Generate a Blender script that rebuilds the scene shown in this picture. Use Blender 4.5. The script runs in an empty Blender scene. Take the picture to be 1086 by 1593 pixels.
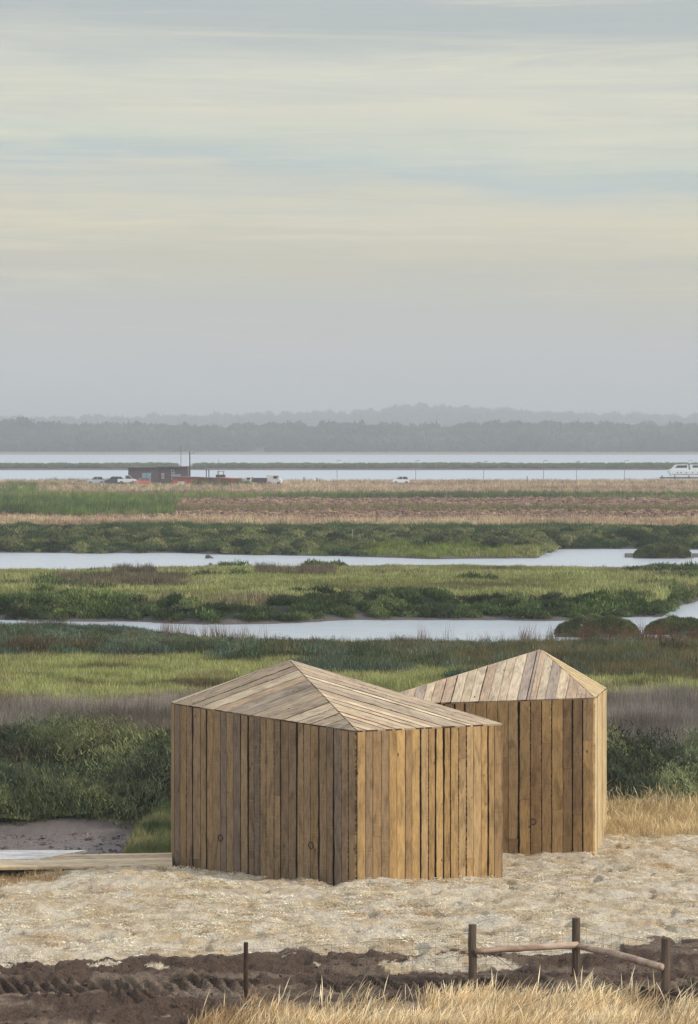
import bpy, math, random
import numpy as np
from mathutils import Vector, Matrix
R = math.radians
random.seed(7)
rng = np.random.default_rng(11)
SC = bpy.context.scene
COL = SC.collection
F = 4000.0; CX = 543.0; HY = 690.0; EYE = 7.6        # lens in photo pixels, horizon row, eye height (water is z = 0)

# ------------------------------------------------------------------ camera
cam = bpy.data.cameras.new('camera'); co = bpy.data.objects.new('camera', cam); COL.objects.link(co)
co.location = (0, 0, EYE); co.rotation_euler = (R(90), 0, 0)
cam.sensor_fit = 'VERTICAL'; cam.sensor_height = 36.0; cam.sensor_width = 36.0
cam.lens = F / 1593.0 * 36.0
cam.shift_y = -(796.5 - HY) / 1593.0
cam.clip_start = 0.5; cam.clip_end = 20000
SC.camera = co
SC.render.resolution_x = 698; SC.render.resolution_y = 1024

# ------------------------------------------------------------------ light
SUN_EL, SUN_AZ = 27.0, 107.0                          # azimuth from +Y (view direction) clockwise
sd = Vector((math.sin(R(SUN_AZ)) * math.cos(R(SUN_EL)), math.cos(R(SUN_AZ)) * math.cos(R(SUN_EL)), math.sin(R(SUN_EL))))
sun = bpy.data.lights.new('sun', 'SUN'); so = bpy.data.objects.new('sun', sun); COL.objects.link(so)
sun.energy = 2.3; sun.angle = R(5); sun.color = (1.0, 0.88, 0.72)
so.rotation_euler = (-sd).to_track_quat('-Z', 'Y').to_euler(); so.location = (60, -20, 60)
SC.view_settings.view_transform = 'Standard'; SC.view_settings.look = 'None'
SC.view_settings.exposure = 0.42; SC.view_settings.gamma = 1.0
SC.view_settings.use_curve_mapping = False

def lin(c):
    out = []
    for v in c:
        v = v / 255.0
        out.append(v / 12.92 if v <= 0.04045 else ((v + 0.055) / 1.055) ** 2.4)
    return out

class NT:
    """tiny node-tree helper"""
    def __init__(s, tree): s.t = tree; s.n = tree.nodes; s.l = tree.links; s.n.clear()
    def new(s, typ, **kw):
        nd = s.n.new(typ)
        for k, v in kw.items(): setattr(nd, k, v)
        return nd
    def put(s, sock, v):
        if hasattr(v, 'is_output'): s.l.new(v, sock)
        elif v is not None:
            try: sock.default_value = v
            except Exception:
                sock.default_value = (*v, 1.0)
    def math(s, op, a, b=None, c=None, clamp=False):
        nd = s.new('ShaderNodeMath', operation=op); nd.use_clamp = clamp
        s.put(nd.inputs[0], a)
        if b is not None: s.put(nd.inputs[1], b)
        if c is not None: s.put(nd.inputs[2], c)
        return nd.outputs[0]
    def mix(s, f, a, b, mode='MIX'):
        nd = s.new('ShaderNodeMix', data_type='RGBA', blend_type=mode)
        s.put(nd.inputs[0], f)
        for sock, v in ((nd.inputs[6], a), (nd.inputs[7], b)):
            if hasattr(v, 'is_output'): s.l.new(v, sock)
            else: sock.default_value = (v[0], v[1], v[2], 1.0)
        return nd.outputs[2]
    def noise(s, vec, scale, detail=4, rough=0.55, dist=0.0):
        nd = s.new('ShaderNodeTexNoise'); s.put(nd.inputs['Vector'], vec)
        nd.inputs['Scale'].default_value = scale; nd.inputs['Detail'].default_value = detail
        nd.inputs['Roughness'].default_value = rough; nd.inputs['Distortion'].default_value = dist
        return nd.outputs[0]
    def mapping(s, vec, sc=(1, 1, 1), loc=(0, 0, 0), rot=(0, 0, 0)):
        nd = s.new('ShaderNodeMapping'); s.put(nd.inputs[0], vec)
        nd.inputs['Scale'].default_value = sc; nd.inputs['Location'].default_value = loc; nd.inputs['Rotation'].default_value = rot
        return nd.outputs[0]
    def ramp(s, f, stops, interp='LINEAR'):
        nd = s.new('ShaderNodeValToRGB'); s.put(nd.inputs[0], f)
        cr = nd.color_ramp; cr.interpolation = interp
        while len(cr.elements) < len(stops): cr.elements.new(0.5)
        for e, (p, c) in zip(cr.elements, stops):
            e.position = p; e.color = (*(c if hasattr(c, '__len__') else (c, c, c)), 1)
        return nd.outputs[0]
    def bump(s, h, strength=0.5, dist=0.02):
        nd = s.new('ShaderNodeBump'); s.put(nd.inputs['Height'], h)
        nd.inputs['Strength'].default_value = strength; nd.inputs['Distance'].default_value = dist
        return nd.outputs[0]

# ------------------------------------------------------------------ sky
W = bpy.data.worlds.new('World'); SC.world = W; W.use_nodes = True
w = NT(W.node_tree)
tc = w.new('ShaderNodeTexCoord').outputs['Generated']
sky = w.new('ShaderNodeTexSky', sky_type='NISHITA'); sky.sun_disc = False
sky.sun_elevation = R(SUN_EL); sky.sun_rotation = R(SUN_AZ); sky.air_density = 1.2; sky.dust_density = 2.5
sep = w.new('ShaderNodeSeparateXYZ'); w.put(sep.inputs[0], tc)
X, Y_, Z = sep.outputs
# long, nearly level cloud bands: height in the sky warped by broad streaky noise
tiltz = w.math('ADD', Z, w.math('MULTIPLY', X, 0.03))
warp1 = w.math('SUBTRACT', w.noise(w.mapping(tc, (6, 6, 40), (2.1, 0.3, 0.7), (0, R(5), 0)), 1.0, 5, 0.55, 0.6), 0.5)
warp2 = w.math('SUBTRACT', w.noise(w.mapping(tc, (14, 14, 130), (0, 4, 1), (0, R(4), 0)), 1.0, 6, 0.62, 0.4), 0.5)
zz = w.math('ADD', tiltz, w.math('ADD', w.math('MULTIPLY', warp1, 0.042), w.math('MULTIPLY', warp2, 0.012)))
t = w.math('DIVIDE', zz, 0.2)
def zr(py): return (HY - py) / F / 0.2
def lq(c): return [v / 1.17 for v in lin(c)]
bands = w.ramp(t, [(0.0, lq((210, 212, 208))), (zr(640), lq((203, 206, 201))), (zr(570), lq((192, 194, 191))),
                   (zr(490), lq((190, 190, 182))), (zr(410), lq((198, 193, 172))), (zr(345), lq((215, 206, 178))),
                   (zr(300), lq((206, 203, 184))), (zr(268), lq((184, 195, 193))), (zr(236), lq((200, 205, 190))),
                   (zr(170), lq((212, 209, 191))), (zr(115), lq((204, 205, 192))), (zr(50), lq((176, 182, 181))),
                   (1.0, lq((182, 186, 186)))])
fine = w.noise(w.mapping(tc, (6, 6, 130), (0, 1, 3), (0, R(4), 0)), 1.0, 9, 0.76, 0.5)
fine2 = w.noise(w.mapping(tc, (30, 30, 460), (5, 1, 3), (0, R(6), 0)), 1.0, 6, 0.65, 0.8)
wisp = w.ramp(w.noise(w.mapping(tc, (3.5, 3.5, 75), (7, 2, 9), (0, R(-3), 0)), 1.0, 9, 0.72, 0.9), [(0.52, 0.0), (0.70, 1.0)])
hi = w.ramp(Z, [(0.03, 0.15), (0.08, 1.0)])
c1 = w.mix(w.math('MULTIPLY', w.math('MULTIPLY', w.ramp(fine, [(0.36, 1.0), (0.56, 0.0)]), 0.36), hi), bands, lq((164, 176, 177)))
c2 = w.mix(w.math('MULTIPLY', w.math('MULTIPLY', wisp, hi), 0.6), c1, lq((228, 221, 196)))
c3 = w.mix(w.math('MULTIPLY', w.math('SUBTRACT', fine2, 0.42), 0.3), c2, lq((220, 214, 192)))
# higher cloud deck above the frame: brighter, broken
deck = w.ramp(w.noise(w.mapping(tc, (3, 3, 7)), 1.0, 6, 0.6, 0.5), [(0.3, (0.50, 0.56, 0.66)), (0.7, (0.84, 0.84, 0.82))])
up = w.ramp(Z, [(0.19, 0.0), (0.34, 1.0)])
cl = w.mix(up, c3, deck)
vs = w.new('ShaderNodeVectorMath', operation='SCALE'); w.put(vs.inputs[0], cl); vs.inputs['Scale'].default_value = 10.0
mixed = w.mix(0.95, sky.outputs[0], vs.outputs[0])
bg = w.new('ShaderNodeBackground'); w.put(bg.inputs[0], mixed); bg.inputs[1].default_value = 0.1
out = w.new('ShaderNodeOutputWorld'); w.l.new(bg.outputs[0], out.inputs[0])

# ------------------------------------------------------------------ helpers
def P(px, py, d): return Vector(((px - CX) / F * d, d, EYE - (py - HY) / F * d))

def tag(o, label=None, cat=None, group=None, kind=None):
    if label: o['label'] = label
    if cat: o['category'] = cat
    if group: o['group'] = group
    if kind: o['kind'] = kind
    return o

def empty(name, loc=(0, 0, 0), rz=0.0):
    o = bpy.data.objects.new(name, None); COL.objects.link(o)
    o.location = loc; o.rotation_euler = (0, 0, rz); o.empty_display_size = 0.3
    return o

def link(name, me, mats, parent=None):
    o = bpy.data.objects.new(name, me); COL.objects.link(o)
    for m in (mats if isinstance(mats, (list, tuple)) else [mats]): me.materials.append(m)
    if parent: o.parent = parent
    return o

def np_mesh(name, co, faces, smooth=False):
    """co (n,3); faces (m,k) with one k"""
    me = bpy.data.meshes.new(name)
    co = np.asarray(co, dtype=np.float32); faces = np.asarray(faces, dtype=np.int32)
    me.vertices.add(len(co)); me.vertices.foreach_set('co', co.ravel())
    k = faces.shape[1]
    me.loops.add(faces.size); me.loops.foreach_set('vertex_index', faces.ravel())
    me.polygons.add(len(faces))
    me.polygons.foreach_set('loop_start', np.arange(0, faces.size, k, dtype=np.int32))
    me.update(calc_edges=True)
    if smooth: me.polygons.foreach_set('use_smooth', np.ones(len(faces), dtype=bool))
    return me

def vcol(me, name, arr):
    a = me.attributes.new(name, 'FLOAT_COLOR', 'POINT')
    arr = np.asarray(arr, dtype=np.float32)
    if arr.shape[1] == 3: arr = np.hstack([arr, np.ones((len(arr), 1), np.float32)])
    a.data.foreach_set('color', arr.ravel())

class MB:
    """collects simple solids into ONE mesh"""
    def __init__(s): s.v = []; s.f = []
    def add(s, v, f):
        b = len(s.v); s.v += [tuple(p) for p in v]; s.f += [tuple(i + b for i in q) for q in f]; return s
    def box(s, c, d, rz=0.0, taper=1.0):
        hx, hy, hz = d[0] / 2, d[1] / 2, d[2] / 2; v = []
        for z, k in ((-hz, 1), (hz, taper)):
            for x, y in ((-hx, -hy), (hx, -hy), (hx, hy), (-hx, hy)):
                x2, y2 = x * k, y * k
                v.append((c[0] + x2 * math.cos(rz) - y2 * math.sin(rz), c[1] + x2 * math.sin(rz) + y2 * math.cos(rz), c[2] + z))
        return s.add(v, [(3, 2, 1, 0), (4, 5, 6, 7), (0, 1, 5, 4), (1, 2, 6, 5), (2, 3, 7, 6), (3, 0, 4, 7)])
    def prism(s, prof, y0, y1, ins=0.0):
        """profile in x,z extruded along y; ins narrows the sides above mid height"""
        n = len(prof); v = []
        zs = [p[1] for p in prof]; zm = (max(zs) + min(zs)) / 2; zr_ = max(max(zs) - zm, 1e-4)
        for y, sg in ((y0, 1), (y1, -1)):
            for x, z in prof:
                k = max(0, (z - zm) / zr_) * ins
                v.append((x, y + sg * k, z))
        f = [tuple(range(n)), tuple(range(2 * n - 1, n - 1, -1))]
        f += [(i, i + n, (i + 1) % n + n, (i + 1) % n) for i in range(n)]
        return s.add(v, f)
    def tube(s, pts, r, n=8, wob=0.0, cap=True):
        pts = [Vector(p) for p in pts]; rs = r if hasattr(r, '__len__') else [r] * len(pts)
        v = []
        for i, p in enumerate(pts):
            d = (pts[min(i + 1, len(pts) - 1)] - pts[max(i - 1, 0)]).normalized()
            a = d.cross(Vector((0, 0, 1))) if abs(d.z) < 0.9 else d.cross(Vector((0, 1, 0)))
            a.normalize(); b = d.cross(a)
            for k in range(n):
                t_ = 2 * math.pi * k / n; rr = rs[i] * (1 + wob * (random.random() - 0.5))
                v.append(p + a * math.cos(t_) * rr + b * math.sin(t_) * rr)
        f = [(i * n + k, i * n + (k + 1) % n, (i + 1) * n + (k + 1) % n, (i + 1) * n + k) for i in range(len(pts) - 1) for k in range(n)]
        if cap: f += [tuple(range(n - 1, -1, -1)), tuple((len(pts) - 1) * n + k for k in range(n))]
        return s.add(v, f)
    def cylx(s, c, r, wd, n=14):
        """short cylinder with its axis along y"""
        return s.tube([(c[0], c[1] - wd / 2, c[2]), (c[0], c[1] + wd / 2, c[2])], r, n)
    def build(s, name, mat, parent=None, smooth=False, bevel=0.0):
        me = bpy.data.meshes.new(name); me.from_pydata(s.v, [], s.f); me.update()
        if smooth:
            for p in me.polygons: p.use_smooth = True
        o = link(name, me, mat, parent)
        if bevel:
            m = o.modifiers.new('bevel', 'BEVEL'); m.width = bevel; m.segments = 2; m.limit_method = 'ANGLE'
        return o

# numpy value noise
_perm = rng.random(65536).astype(np.float64)
def vn(x, y, seed=0):
    xi = np.floor(x).astype(np.int64); yi = np.floor(y).astype(np.int64)
    fx = x - xi; fy = y - yi; fx = fx * fx * (3 - 2 * fx); fy = fy * fy * (3 - 2 * fy)
    def h(a, b): return _perm[((a * 7919 + b * 104729 + seed * 15731) ^ (a * b + 131 * b)) & 65535]
    return (h(xi, yi) * (1 - fx) + h(xi + 1, yi) * fx) * (1 - fy) + (h(xi, yi + 1) * (1 - fx) + h(xi + 1, yi + 1) * fx) * fy
def fbm(x, y, sc=1.0, oct=4, seed=0, g=0.5):
    a = 1.0; s = 0; n = 0; f = 1.0 / sc
    for i in range(oct):
        s = s + a * vn(x * f + i * 17.3, y * f - i * 9.1, seed + i); n += a; a *= g; f *= 2.03
    return s / n
def sstep(a, b, x):
    t_ = np.clip((x - a) / (b - a), 0, 1); return t_ * t_ * (3 - 2 * t_)
def rowd(py, z=0.0): return (EYE - z) * F / (np.asarray(py, float) - HY)   # distance of the spot seen on row py at height z

# ------------------------------------------------------------------ terrain
def itp(u, us, vs): return np.interp(u, us, vs)
W1N = lambda u: rowd(itp(u, [-600, 0, 150, 260, 400, 500, 700, 860, 1000, 1086, 1600], [982, 978, 984, 994, 1006, 1010, 1008, 1004, 996, 988, 978]))
W1F = lambda u: rowd(itp(u, [-600, 0, 180, 350, 500, 640, 800, 950, 1030, 1044, 1086, 1600], [970, 967, 968, 974, 969, 964, 966, 964, 960, 946, 936, 922]))
W2N = lambda u: rowd(itp(u, [-600, 0, 200, 500, 750, 1086, 1600], [900, 893, 887, 884, 883, 889, 890]))
W2F = lambda u: rowd(itp(u, [-600, 0, 300, 540, 700, 835, 850, 872, 960, 1086, 1600], [861, 862, 864, 868, 873, 871, 863, 856, 856, 857, 856]))
def coast(u, x): return 505 + 10 * (fbm(x, x * 0, 40, 3, 5) - 0.5)
R2 = ([-900, 0, 120, 200, 300, 400, 540, 600, 640, 740, 850, 960, 1086, 1900], [662, 658, 658, 657, 656, 654, 650, 644, 640, 643, 649, 653, 656, 662])
R1 = ([-900, 0, 40, 60, 200, 400, 600, 800, 1086, 1900], [662, 660, 659, 663, 664, 663, 662, 660, 661, 662])

def height(x, y):
    u = CX + F * x / np.maximum(y, 1)
    wob = (fbm(x, y, 3.0, 3, 3) - 0.5) * 1.6
    # near: bank, sand, huts
    zn = itp(y, [10, 20, 27.3, 28, 30, 32, 34, 36, 39, 40.5, 42, 44, 47, 50, 60], [2.6, 1.7, 1.42, 1.40, 1.35, 1.28, 1.18, 1.1, 0.95, 0.77, 0.62, 0.56, 0.50, 0.5, 0.6])
    sandz = sstep(30, 32, y) * (1 - sstep(46.5, 48, y))
    zn = zn + sandz * ((fbm(x, y, 1.3, 3, 21) - 0.5) * 0.16 + (fbm(x, y * .7, 0.4, 3, 22, 0.6) - 0.5) * 0.12 + (vn(x / 0.07, y / 0.09, 31) - 0.5) * 0.012)
    pits = fbm(x, y * 0.8, 0.3, 2, 61); zn = zn - sandz * 0.09 * sstep(0.66, 0.80, pits); zn = zn + sandz * (fbm(x, y, .16, 2, 64) - .5) * .05
    zn = zn + 0.16 * np.exp(-(((u - 205) / 110) ** 2) - ((y - 40.3) / 1.3) ** 2) - 0.12 * np.exp(-(((u - 20) / 70) ** 2) - ((y - 40.5) / 1.8) ** 2)
    ks = (1 - sstep(165, 215, u)) * sstep(42.7, 43.5, y); zn = zn * (1 - ks) + 0.06 * ks
    # rutted soil track
    soil = (1 - sstep(31.0, 32.4, y + (fbm(x, y, 1.5, 3, 8) - 0.5) * 1.2))
    rut = 0.06 * np.sin(y * 5.1 + (fbm(x, y, 4, 2, 12) - .5) * 4) + 0.17 * (fbm(x * 0.35, y, 0.3, 4, 9, 0.65) - 0.5) + (fbm(x, y, 0.14, 3, 19, .6) - 0.5) * 0.12
    for yc, ph in ((30.35, 0.0), (29.6, 0.6), (28.75, 0.3)):
        bnd = np.exp(-(((y - yc) / 0.16) ** 2)); k = np.abs(((x + ph + (y - yc) * 0.7 + .12 * fbm(x, y, .5, 2, 78)) / 0.17) % 1 - 0.5) * 2
        rut = rut + bnd * (sstep(0.35, 0.6, k) * 0.085 - 0.06) * 1.5 * sstep(.34, .66, fbm(x, y, .7, 3, 77))
    zn = zn + soil * rut * sstep(20, 26, y)
    # marsh
    zm_r = itp(y, [46, 50, 60, 80, 88, 94, 99], [0.5, 0.55, 0.6, 0.6, 0.36, 0.16, .08])
    zm_l = itp(y, [46, 47.2, 49.6, 51.2, 54, 57, 60.5, 65, 84, 92, 99], [0.06, 0.06, 0.08, 0.35, 0.52, 0.60, 0.58, 0.6, 0.6, 0.42, 0.15])
    kl = 1 - sstep(-28, 28, u - (168 + (y - 43.5) * 10) + wob * 26)
    kl2 = 1 - sstep(300, 420, u)
    zl = np.where(y > 50.5, zm_l * kl2 + zm_r * (1 - kl2), zm_l * kl + zm_r * (1 - kl))
    zm = zl + (fbm(x, y, 2.2, 3, 41) - 0.5) * 0.35 * sstep(50.5, 53, y) + (fbm(x, y, 1.5, 2, 44) - .45) * 0.8 * sstep(50.2, 52, y) * (1 - sstep(57, 61, y))
    z = np.where(y < 46, zn, zn * (1 - sstep(46, 47.5, y)) + zm * sstep(46, 47.5, y))
    # first channel
    d1 = np.minimum((y - W1N(u)) , (W1F(u) - y)) + wob
    pl2 = (0.62 - .3 * sstep(125, 150, y)) * sstep(0.3, 4.0, -d1) + (fbm(x, y, 3.0, 3, 42) - 0.5) * 0.28 + (fbm(x, y, 1.8, 2, 63) - .42) * .5 * sstep(1, 2.5, -d1) * (1 - sstep(7, 10, -d1))
    d2 = np.minimum((y - W2N(u)), (W2F(u) - y)) + wob * 1.6
    mid = (W1F(u) + W2N(u)) / 2
    z_p = pl2 * sstep(0, 8, -d2) + 0.02
    z = np.where(y > W1F(u) - 6, z_p, z)
    z = np.where((d1 > -2), np.minimum(z, -0.12 * np.clip(d1, -2, 4)), z)
    # beyond second channel
    far = 0.75 * sstep(0.5, 6, -d2) + (fbm(x, y * .7, 2.6, 3, 62) - .42) * .6 * sstep(1, 4, -d2) * (1 - sstep(203, 209, y)) - .28 * (1 - sstep(203, 211, y)) + (fbm(x, y, 5.0, 3, 43) - 0.5) * 0.3 + 0.05
    far = far - .42 * sstep(260, 430, y) * (1 - .0 * u)
    z = np.where(y > W2F(u) - 6, far, z)
    z = np.where((d2 > -2.5), np.minimum(z, -0.10 * np.clip(d2, -2.5, 5)), z)
    z = np.where((d2 > 2.5) & (np.abs(u - 1033) < 62) & (np.abs(y - 174.5) < 3), 0.05, z)
    # coast and estuary
    dc = y - coast(u, x)
    z = np.where(y > 480, z * (1 - sstep(-14, 0, dc)) - 0.8 * sstep(-2, 10, dc), z)
    isl = sstep(712 + 14 * fbm(x, x * 0, 30, 2, 6), 745, y) * (1 - sstep(850, 885, y)) * (1 - 0.0 * u)
    gap = np.exp(-(((u - 288) / 14) ** 2))
    isl = isl * (1 - gap * .42)
    z = np.where((y > 650) & (y < 1200), -0.6 + 1.0 * isl * (0.8 + 0.4 * fbm(x, y, 30, 2, 4)), z)
    # far shore and ridges
    s1 = sstep(1755, 1800, y + 20 * (fbm(x, x * 0, 120, 2, 2) - .5)); top1 = EYE + (HY - itp(u, *R1)) / F * 2080 - 7.0
    r1 = -0.8 + 2.4 * s1 + (top1 - 1.6) * sstep(1830, 2080, y) + (fbm(x, y, 90, 3, 14) - .5) * 5 * sstep(1850, 1950, y)
    r1 = r1 * (1 - 0.5 * sstep(2150, 2700, y))
    top2 = EYE + (HY - itp(u, *R2)) / F * 4000 - 6.0
    r2 = top2 * sstep(2900, 4000, y) * (1 - 0.8 * sstep(4100, 5600, y)) - 6 * (1 - sstep(2900, 3100, y))
    z = np.where(y > 1200, np.maximum(r1, r2), z)
    return z

RB_L = [(1150, 1190), (1087, 1080), (1030, 1061)]      # zone rows at left / right edge of frame
def rows_at(u, k):
    a = [(-600, 1178), (270, 1180), (600, 1190), (930, 1212), (1086, 1216), (1600, 1220)]
    b = [(-600, 1112), (0, 1114), (270, 1110), (600, 1112), (942, 1106), (1086, 1106), (1600, 1106)]
    c = [(-600, 1030), (0, 1032), (120, 1030), (260, 1020), (420, 1034), (560, 1040), (700, 1046), (940, 1061), (1086, 1063), (1600, 1064)]
    t_ = (a, b, c)[k]
    return itp(u, [p[0] for p in t_], [p[1] for p in t_])

def zone(x, y):
    """0 soil 1 sand 2 mud 3 shrub-near 4 grey reed 5 light marsh 6 dark shrub 7 bank shrub 8 plateau 9 far shrub 10 field 11 island 12 far land 13 straw edge 14 peninsula"""
    u = CX + F * x / np.maximum(y, 1)
    r = HY + F * 7.0 / y + ((fbm(x, y, 4, 3, 50) - 0.5) * 30 + (fbm(x, y * .5, 1.6, 3, 49) - .5) * 22) * np.clip(60 / y, 0.3, 1.2)
    pn = fbm(x * .6, y, 2.6, 3, 48)
    z = np.full(x.shape, 1); wobz = (fbm(x, y, 3.0, 3, 3) - 0.5) * 1.6 * 26
    sb = itp(u, [-600, 0, 200, 400, 560, 700, 830, 880, 960, 1086, 1600], [1500, 1500, 1494, 1484, 1478, 1474, 1482, 1480, 1468, 1450, 1440])
    d_sb = 31.0 + (1500 - sb) / 24.0
    dd = d_sb + (fbm(x, y, 0.9, 6, 51, .62) - 0.5) * 1.5
    z = np.where((y < dd) & ~((y > dd - 1.1) & (fbm(x * .5, y, .3, 4, 52, .6) > .60 + .22 * (dd - y))), 0, z)
    z = np.where((y < dd) & (((u - 700) / 120) ** 2 + ((y - 30.95) / .24) ** 2 + (fbm(x, y * 1.5, .5, 4, 66) - .5) * 1.6 < 1), 1, z)
    z = np.where((y > 47.3 + (fbm(x, y, 1, 2, 53) - .5) * 1.2), 3, z)
    z = np.where((y > 46.9) & (y < 50.2) & (u > 900), 13, z)
    z = np.where((y > 42.9) & (y < 50.6) & (u < 172 + (y - 43.5) * 10 - wobz), 2, z)
    z = np.where((y > 43.5) & (y < 50.6) & (u >= 172 + (y - 43.5) * 10 - wobz) & (u < 400), 15, z)
    z = np.where((y > 50) & (r < rows_at(u, 0)), 4, z)
    z = np.where((y > 50) & (r < rows_at(u, 1)), 5, z)
    z = np.where((y > 50) & (r < rows_at(u, 2)), 6, z)
    z = np.where((z == 5) & (pn > .66), 6, np.where((z == 6) & (pn < .30), 5, np.where((z == 4) & (pn < .24), 5, z)))
    f1 = W1F(u)
    z = np.where(y > f1 - 5, 7, z)
    wid = itp(u, [-600, 0, 300, 520, 700, 1040, 1600], [3.6, 3.6, 3.4, 3.4, 3.8, 2.6, 2.6])
    z = np.where(y > f1 + wid + (fbm(x, y, 4, 3, 54) - .5) * 4, 8, z)
    z = np.where((z == 8) & (fbm(x * .5, y, 3.4, 3, 47) > .77), 7, z)
    z = np.where((y > f1) & (fbm(x * .4, y, 2.5, 3, 46) > .33) & (np.abs(y - 126 - (fbm(x, y, 8, 2, 58) - .5) * 4) < 3.6) & (((u > 80) & (u < 290))), 16, z)
    z = np.where((y > f1) & (np.abs(y - 139) < 3.6) & (((u > 400) & (u < 520)) | ((u > 180) & (u < 240))) & (fbm(x, y, 3, 2, 59) > .42), 16, z)
    z = np.where((y > 126) & (y < 146) & (u > 975 + (y - 140) ** 2 * 0.8) & (fbm(x, y, 4, 2, 60) > .4), 7, z)
    f2 = W2F(u)
    z = np.where(y > f2 - 6, 9, z)
    z = np.where((y > f2 - 2) & (y < 196) & (u > 470) & (u < 850) & (fbm(x, y, 4, 3, 56) > .36), 14, z)
    z = np.where((y > f2 - 2) & (y > f2 + 5) & (y < 196) & ((u < 470) | (u > 850)) & (fbm(x, y, 4, 3, 56) > .47), 14, z)
    z = np.where(y > 208 + (fbm(x, y, 6, 2, 57) - .5) * 8, 10, z)
    z = np.where(y > 650, 11, z)
    z = np.where(y > 1300, 12, z)
    return z

GC = {0: (98, 80, 68), 1: (206, 186, 154), 2: (112, 104, 102), 3: (52, 56, 40), 4: (72, 68, 56), 5: (96, 104, 56), 6: (48, 54, 38), 7: (42, 48, 34), 8: (98, 106, 60),
      9: (48, 54, 38), 10: (128, 104, 82), 11: (92, 96, 76), 12: (58, 68, 60), 13: (170, 146, 104), 14: (92, 102, 52), 15: (70, 80, 48), 16: (80, 74, 62)}
LUT = np.array([lin(GC[i]) for i in range(17)])

rows = np.concatenate([np.linspace(12, 26, 40)[:-1], np.arange(26, 47.6, 0.045), np.arange(47.6, 60, 0.16), np.arange(60, 120, 0.3),
                       np.arange(120, 215, 0.6), np.arange(215, 530, 1.6), np.geomspace(530, 1000, 90), np.geomspace(1010, 4300, 150), np.geomspace(4350, 9000, 14)])
cols = np.concatenate([-np.geomspace(0.9, 0.158, 40)[:-1], np.linspace(-0.155, 0.155, 560), np.geomspace(0.158, 0.9, 40)[1:]])
XX = (rows[:, None] * cols[None, :]); YY = np.repeat(rows[:, None], len(cols), 1)
ZZ = height(XX, YY)
ZN = zone(XX, YY)
nr, nc = XX.shape
gc = LUT[ZN]
# colour of the materials themselves: dry shavings over pale sand, ploughed soil, wet mud at the water line
m_ = ZN == 1
shav = sstep(0.42, 0.62, fbm(XX, YY, 0.5, 4, 70, 0.6)); white = sstep(0.55, 0.75, fbm(XX, YY, 0.9, 4, 71))
sandc = np.array(lin((224, 212, 190))) * (1 - shav[..., None]) + np.array(lin((206, 186, 154))) * shav[..., None]
sandc = sandc * (1 - 0.3 * white[..., None]) + 0.3 * white[..., None] * np.array(lin((230, 224, 212)))
gc = np.where(m_[..., None], sandc, gc)
m_ = ZN == 0
sl = sstep(0.46, 0.66, fbm(XX * 0.25, YY, 0.22, 4, 72)); lowb = (1 - sstep(28.6, 30.4, YY)) * 0.5 + 0.42
soilc = np.array(lin((97, 80, 69))) * (1 - (sl * lowb)[..., None]) + np.array(lin((158, 142, 124))) * (sl * lowb)[..., None]
gc = np.where(m_[..., None], soilc, gc)
m_ = ZN == 10
pl = fbm(XX * 0.3, YY, 5, 4, 73); straw = sstep(0.42, 0.6, pl)
fc = np.array(lin((114, 92, 80))) * (1 - straw[..., None]) + np.array(lin((160, 134, 110))) * straw[..., None]
gc = np.where(m_[..., None], fc, gc)
mud = (1 - sstep(0.12, 0.26, ZZ)) * (YY > 95) * (YY < 470)
gc = gc * (1 - mud[..., None]) + mud[..., None] * np.array(lin((96, 90, 88)))
mudi = (YY > 650) * (YY < 830); gc = np.where(mudi[..., None] > 0, np.array(lin((100, 92, 96))), gc)
sh = (YY > 1740) * (YY < 1845); gc = np.where(sh[..., None] > 0, np.array(lin((140, 132, 118))), gc)
idx = np.arange(nr * nc).reshape(nr, nc)
fc4 = np.stack([idx[:-1, :-1], idx[:-1, 1:], idx[1:, 1:], idx[1:, :-1]], -1).reshape(-1, 4)
me = np_mesh('ground', np.stack([XX, YY, ZZ], -1).reshape(-1, 3), fc4, smooth=True)
vcol(me, 'gcol', gc.reshape(-1, 3))
rough_sand = np.where((ZN == 1) | (ZN == 0), 1.0, 0.3)
vcol(me, 'gmask', np.stack([rough_sand, (ZN == 2) * 1.0, (ZN == 1) * 1.0], -1).reshape(-1, 3))

gm = bpy.data.materials.new('ground_material'); gm.use_nodes = True; g = NT(gm.node_tree)
at = g.new('ShaderNodeAttribute', attribute_name='gcol'); am = g.new('ShaderNodeAttribute', attribute_name='gmask')
pos = g.new('ShaderNodeNewGeometry').outputs['Position']
smask = g.new('ShaderNodeSeparateColor'); g.put(smask.inputs[0], am.outputs[0])
n1 = g.noise(pos, 38, 5, 0.7); n2 = g.noise(g.mapping(pos, (1, 0.45, 1)), 6, 6, 0.7, 0.5)
k = g.ramp(n1, [(0.3, 0.5), (0.5, 0.97), (0.72, 1.38)])
c = g.mix(1.0, at.outputs[0], k, 'MULTIPLY')
k2 = g.ramp(n2, [(0.3, 0.78), (0.6, 1.1)])
c = g.mix(1.0, c, k2, 'MULTIPLY')
fl = g.ramp(g.noise(g.mapping(pos, (3.0, 1.0, 1.0)), 26, 3, 0.8, 1.2), [(0.60, 0.0), (0.68, 1.0)])
c = g.mix(g.math('MULTIPLY', g.math('MULTIPLY', fl, smask.outputs[2]), 0.5), c, lin((226, 206, 166)))
bs = g.new('ShaderNodeBsdfPrincipled'); g.put(bs.inputs['Base Color'], c)
g.put(bs.inputs['Roughness'], g.math('SUBTRACT', 0.95, g.math('MULTIPLY', smask.outputs[1], 0.45)))
bs.inputs['Specular IOR Level'].default_value = 0.25
hgt = g.math('ADD', g.math('MULTIPLY', n1, 0.5), n2)
bm = g.new('ShaderNodeBump'); g.put(bm.inputs['Height'], hgt); bm.inputs['Distance'].default_value = 0.10
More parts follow.
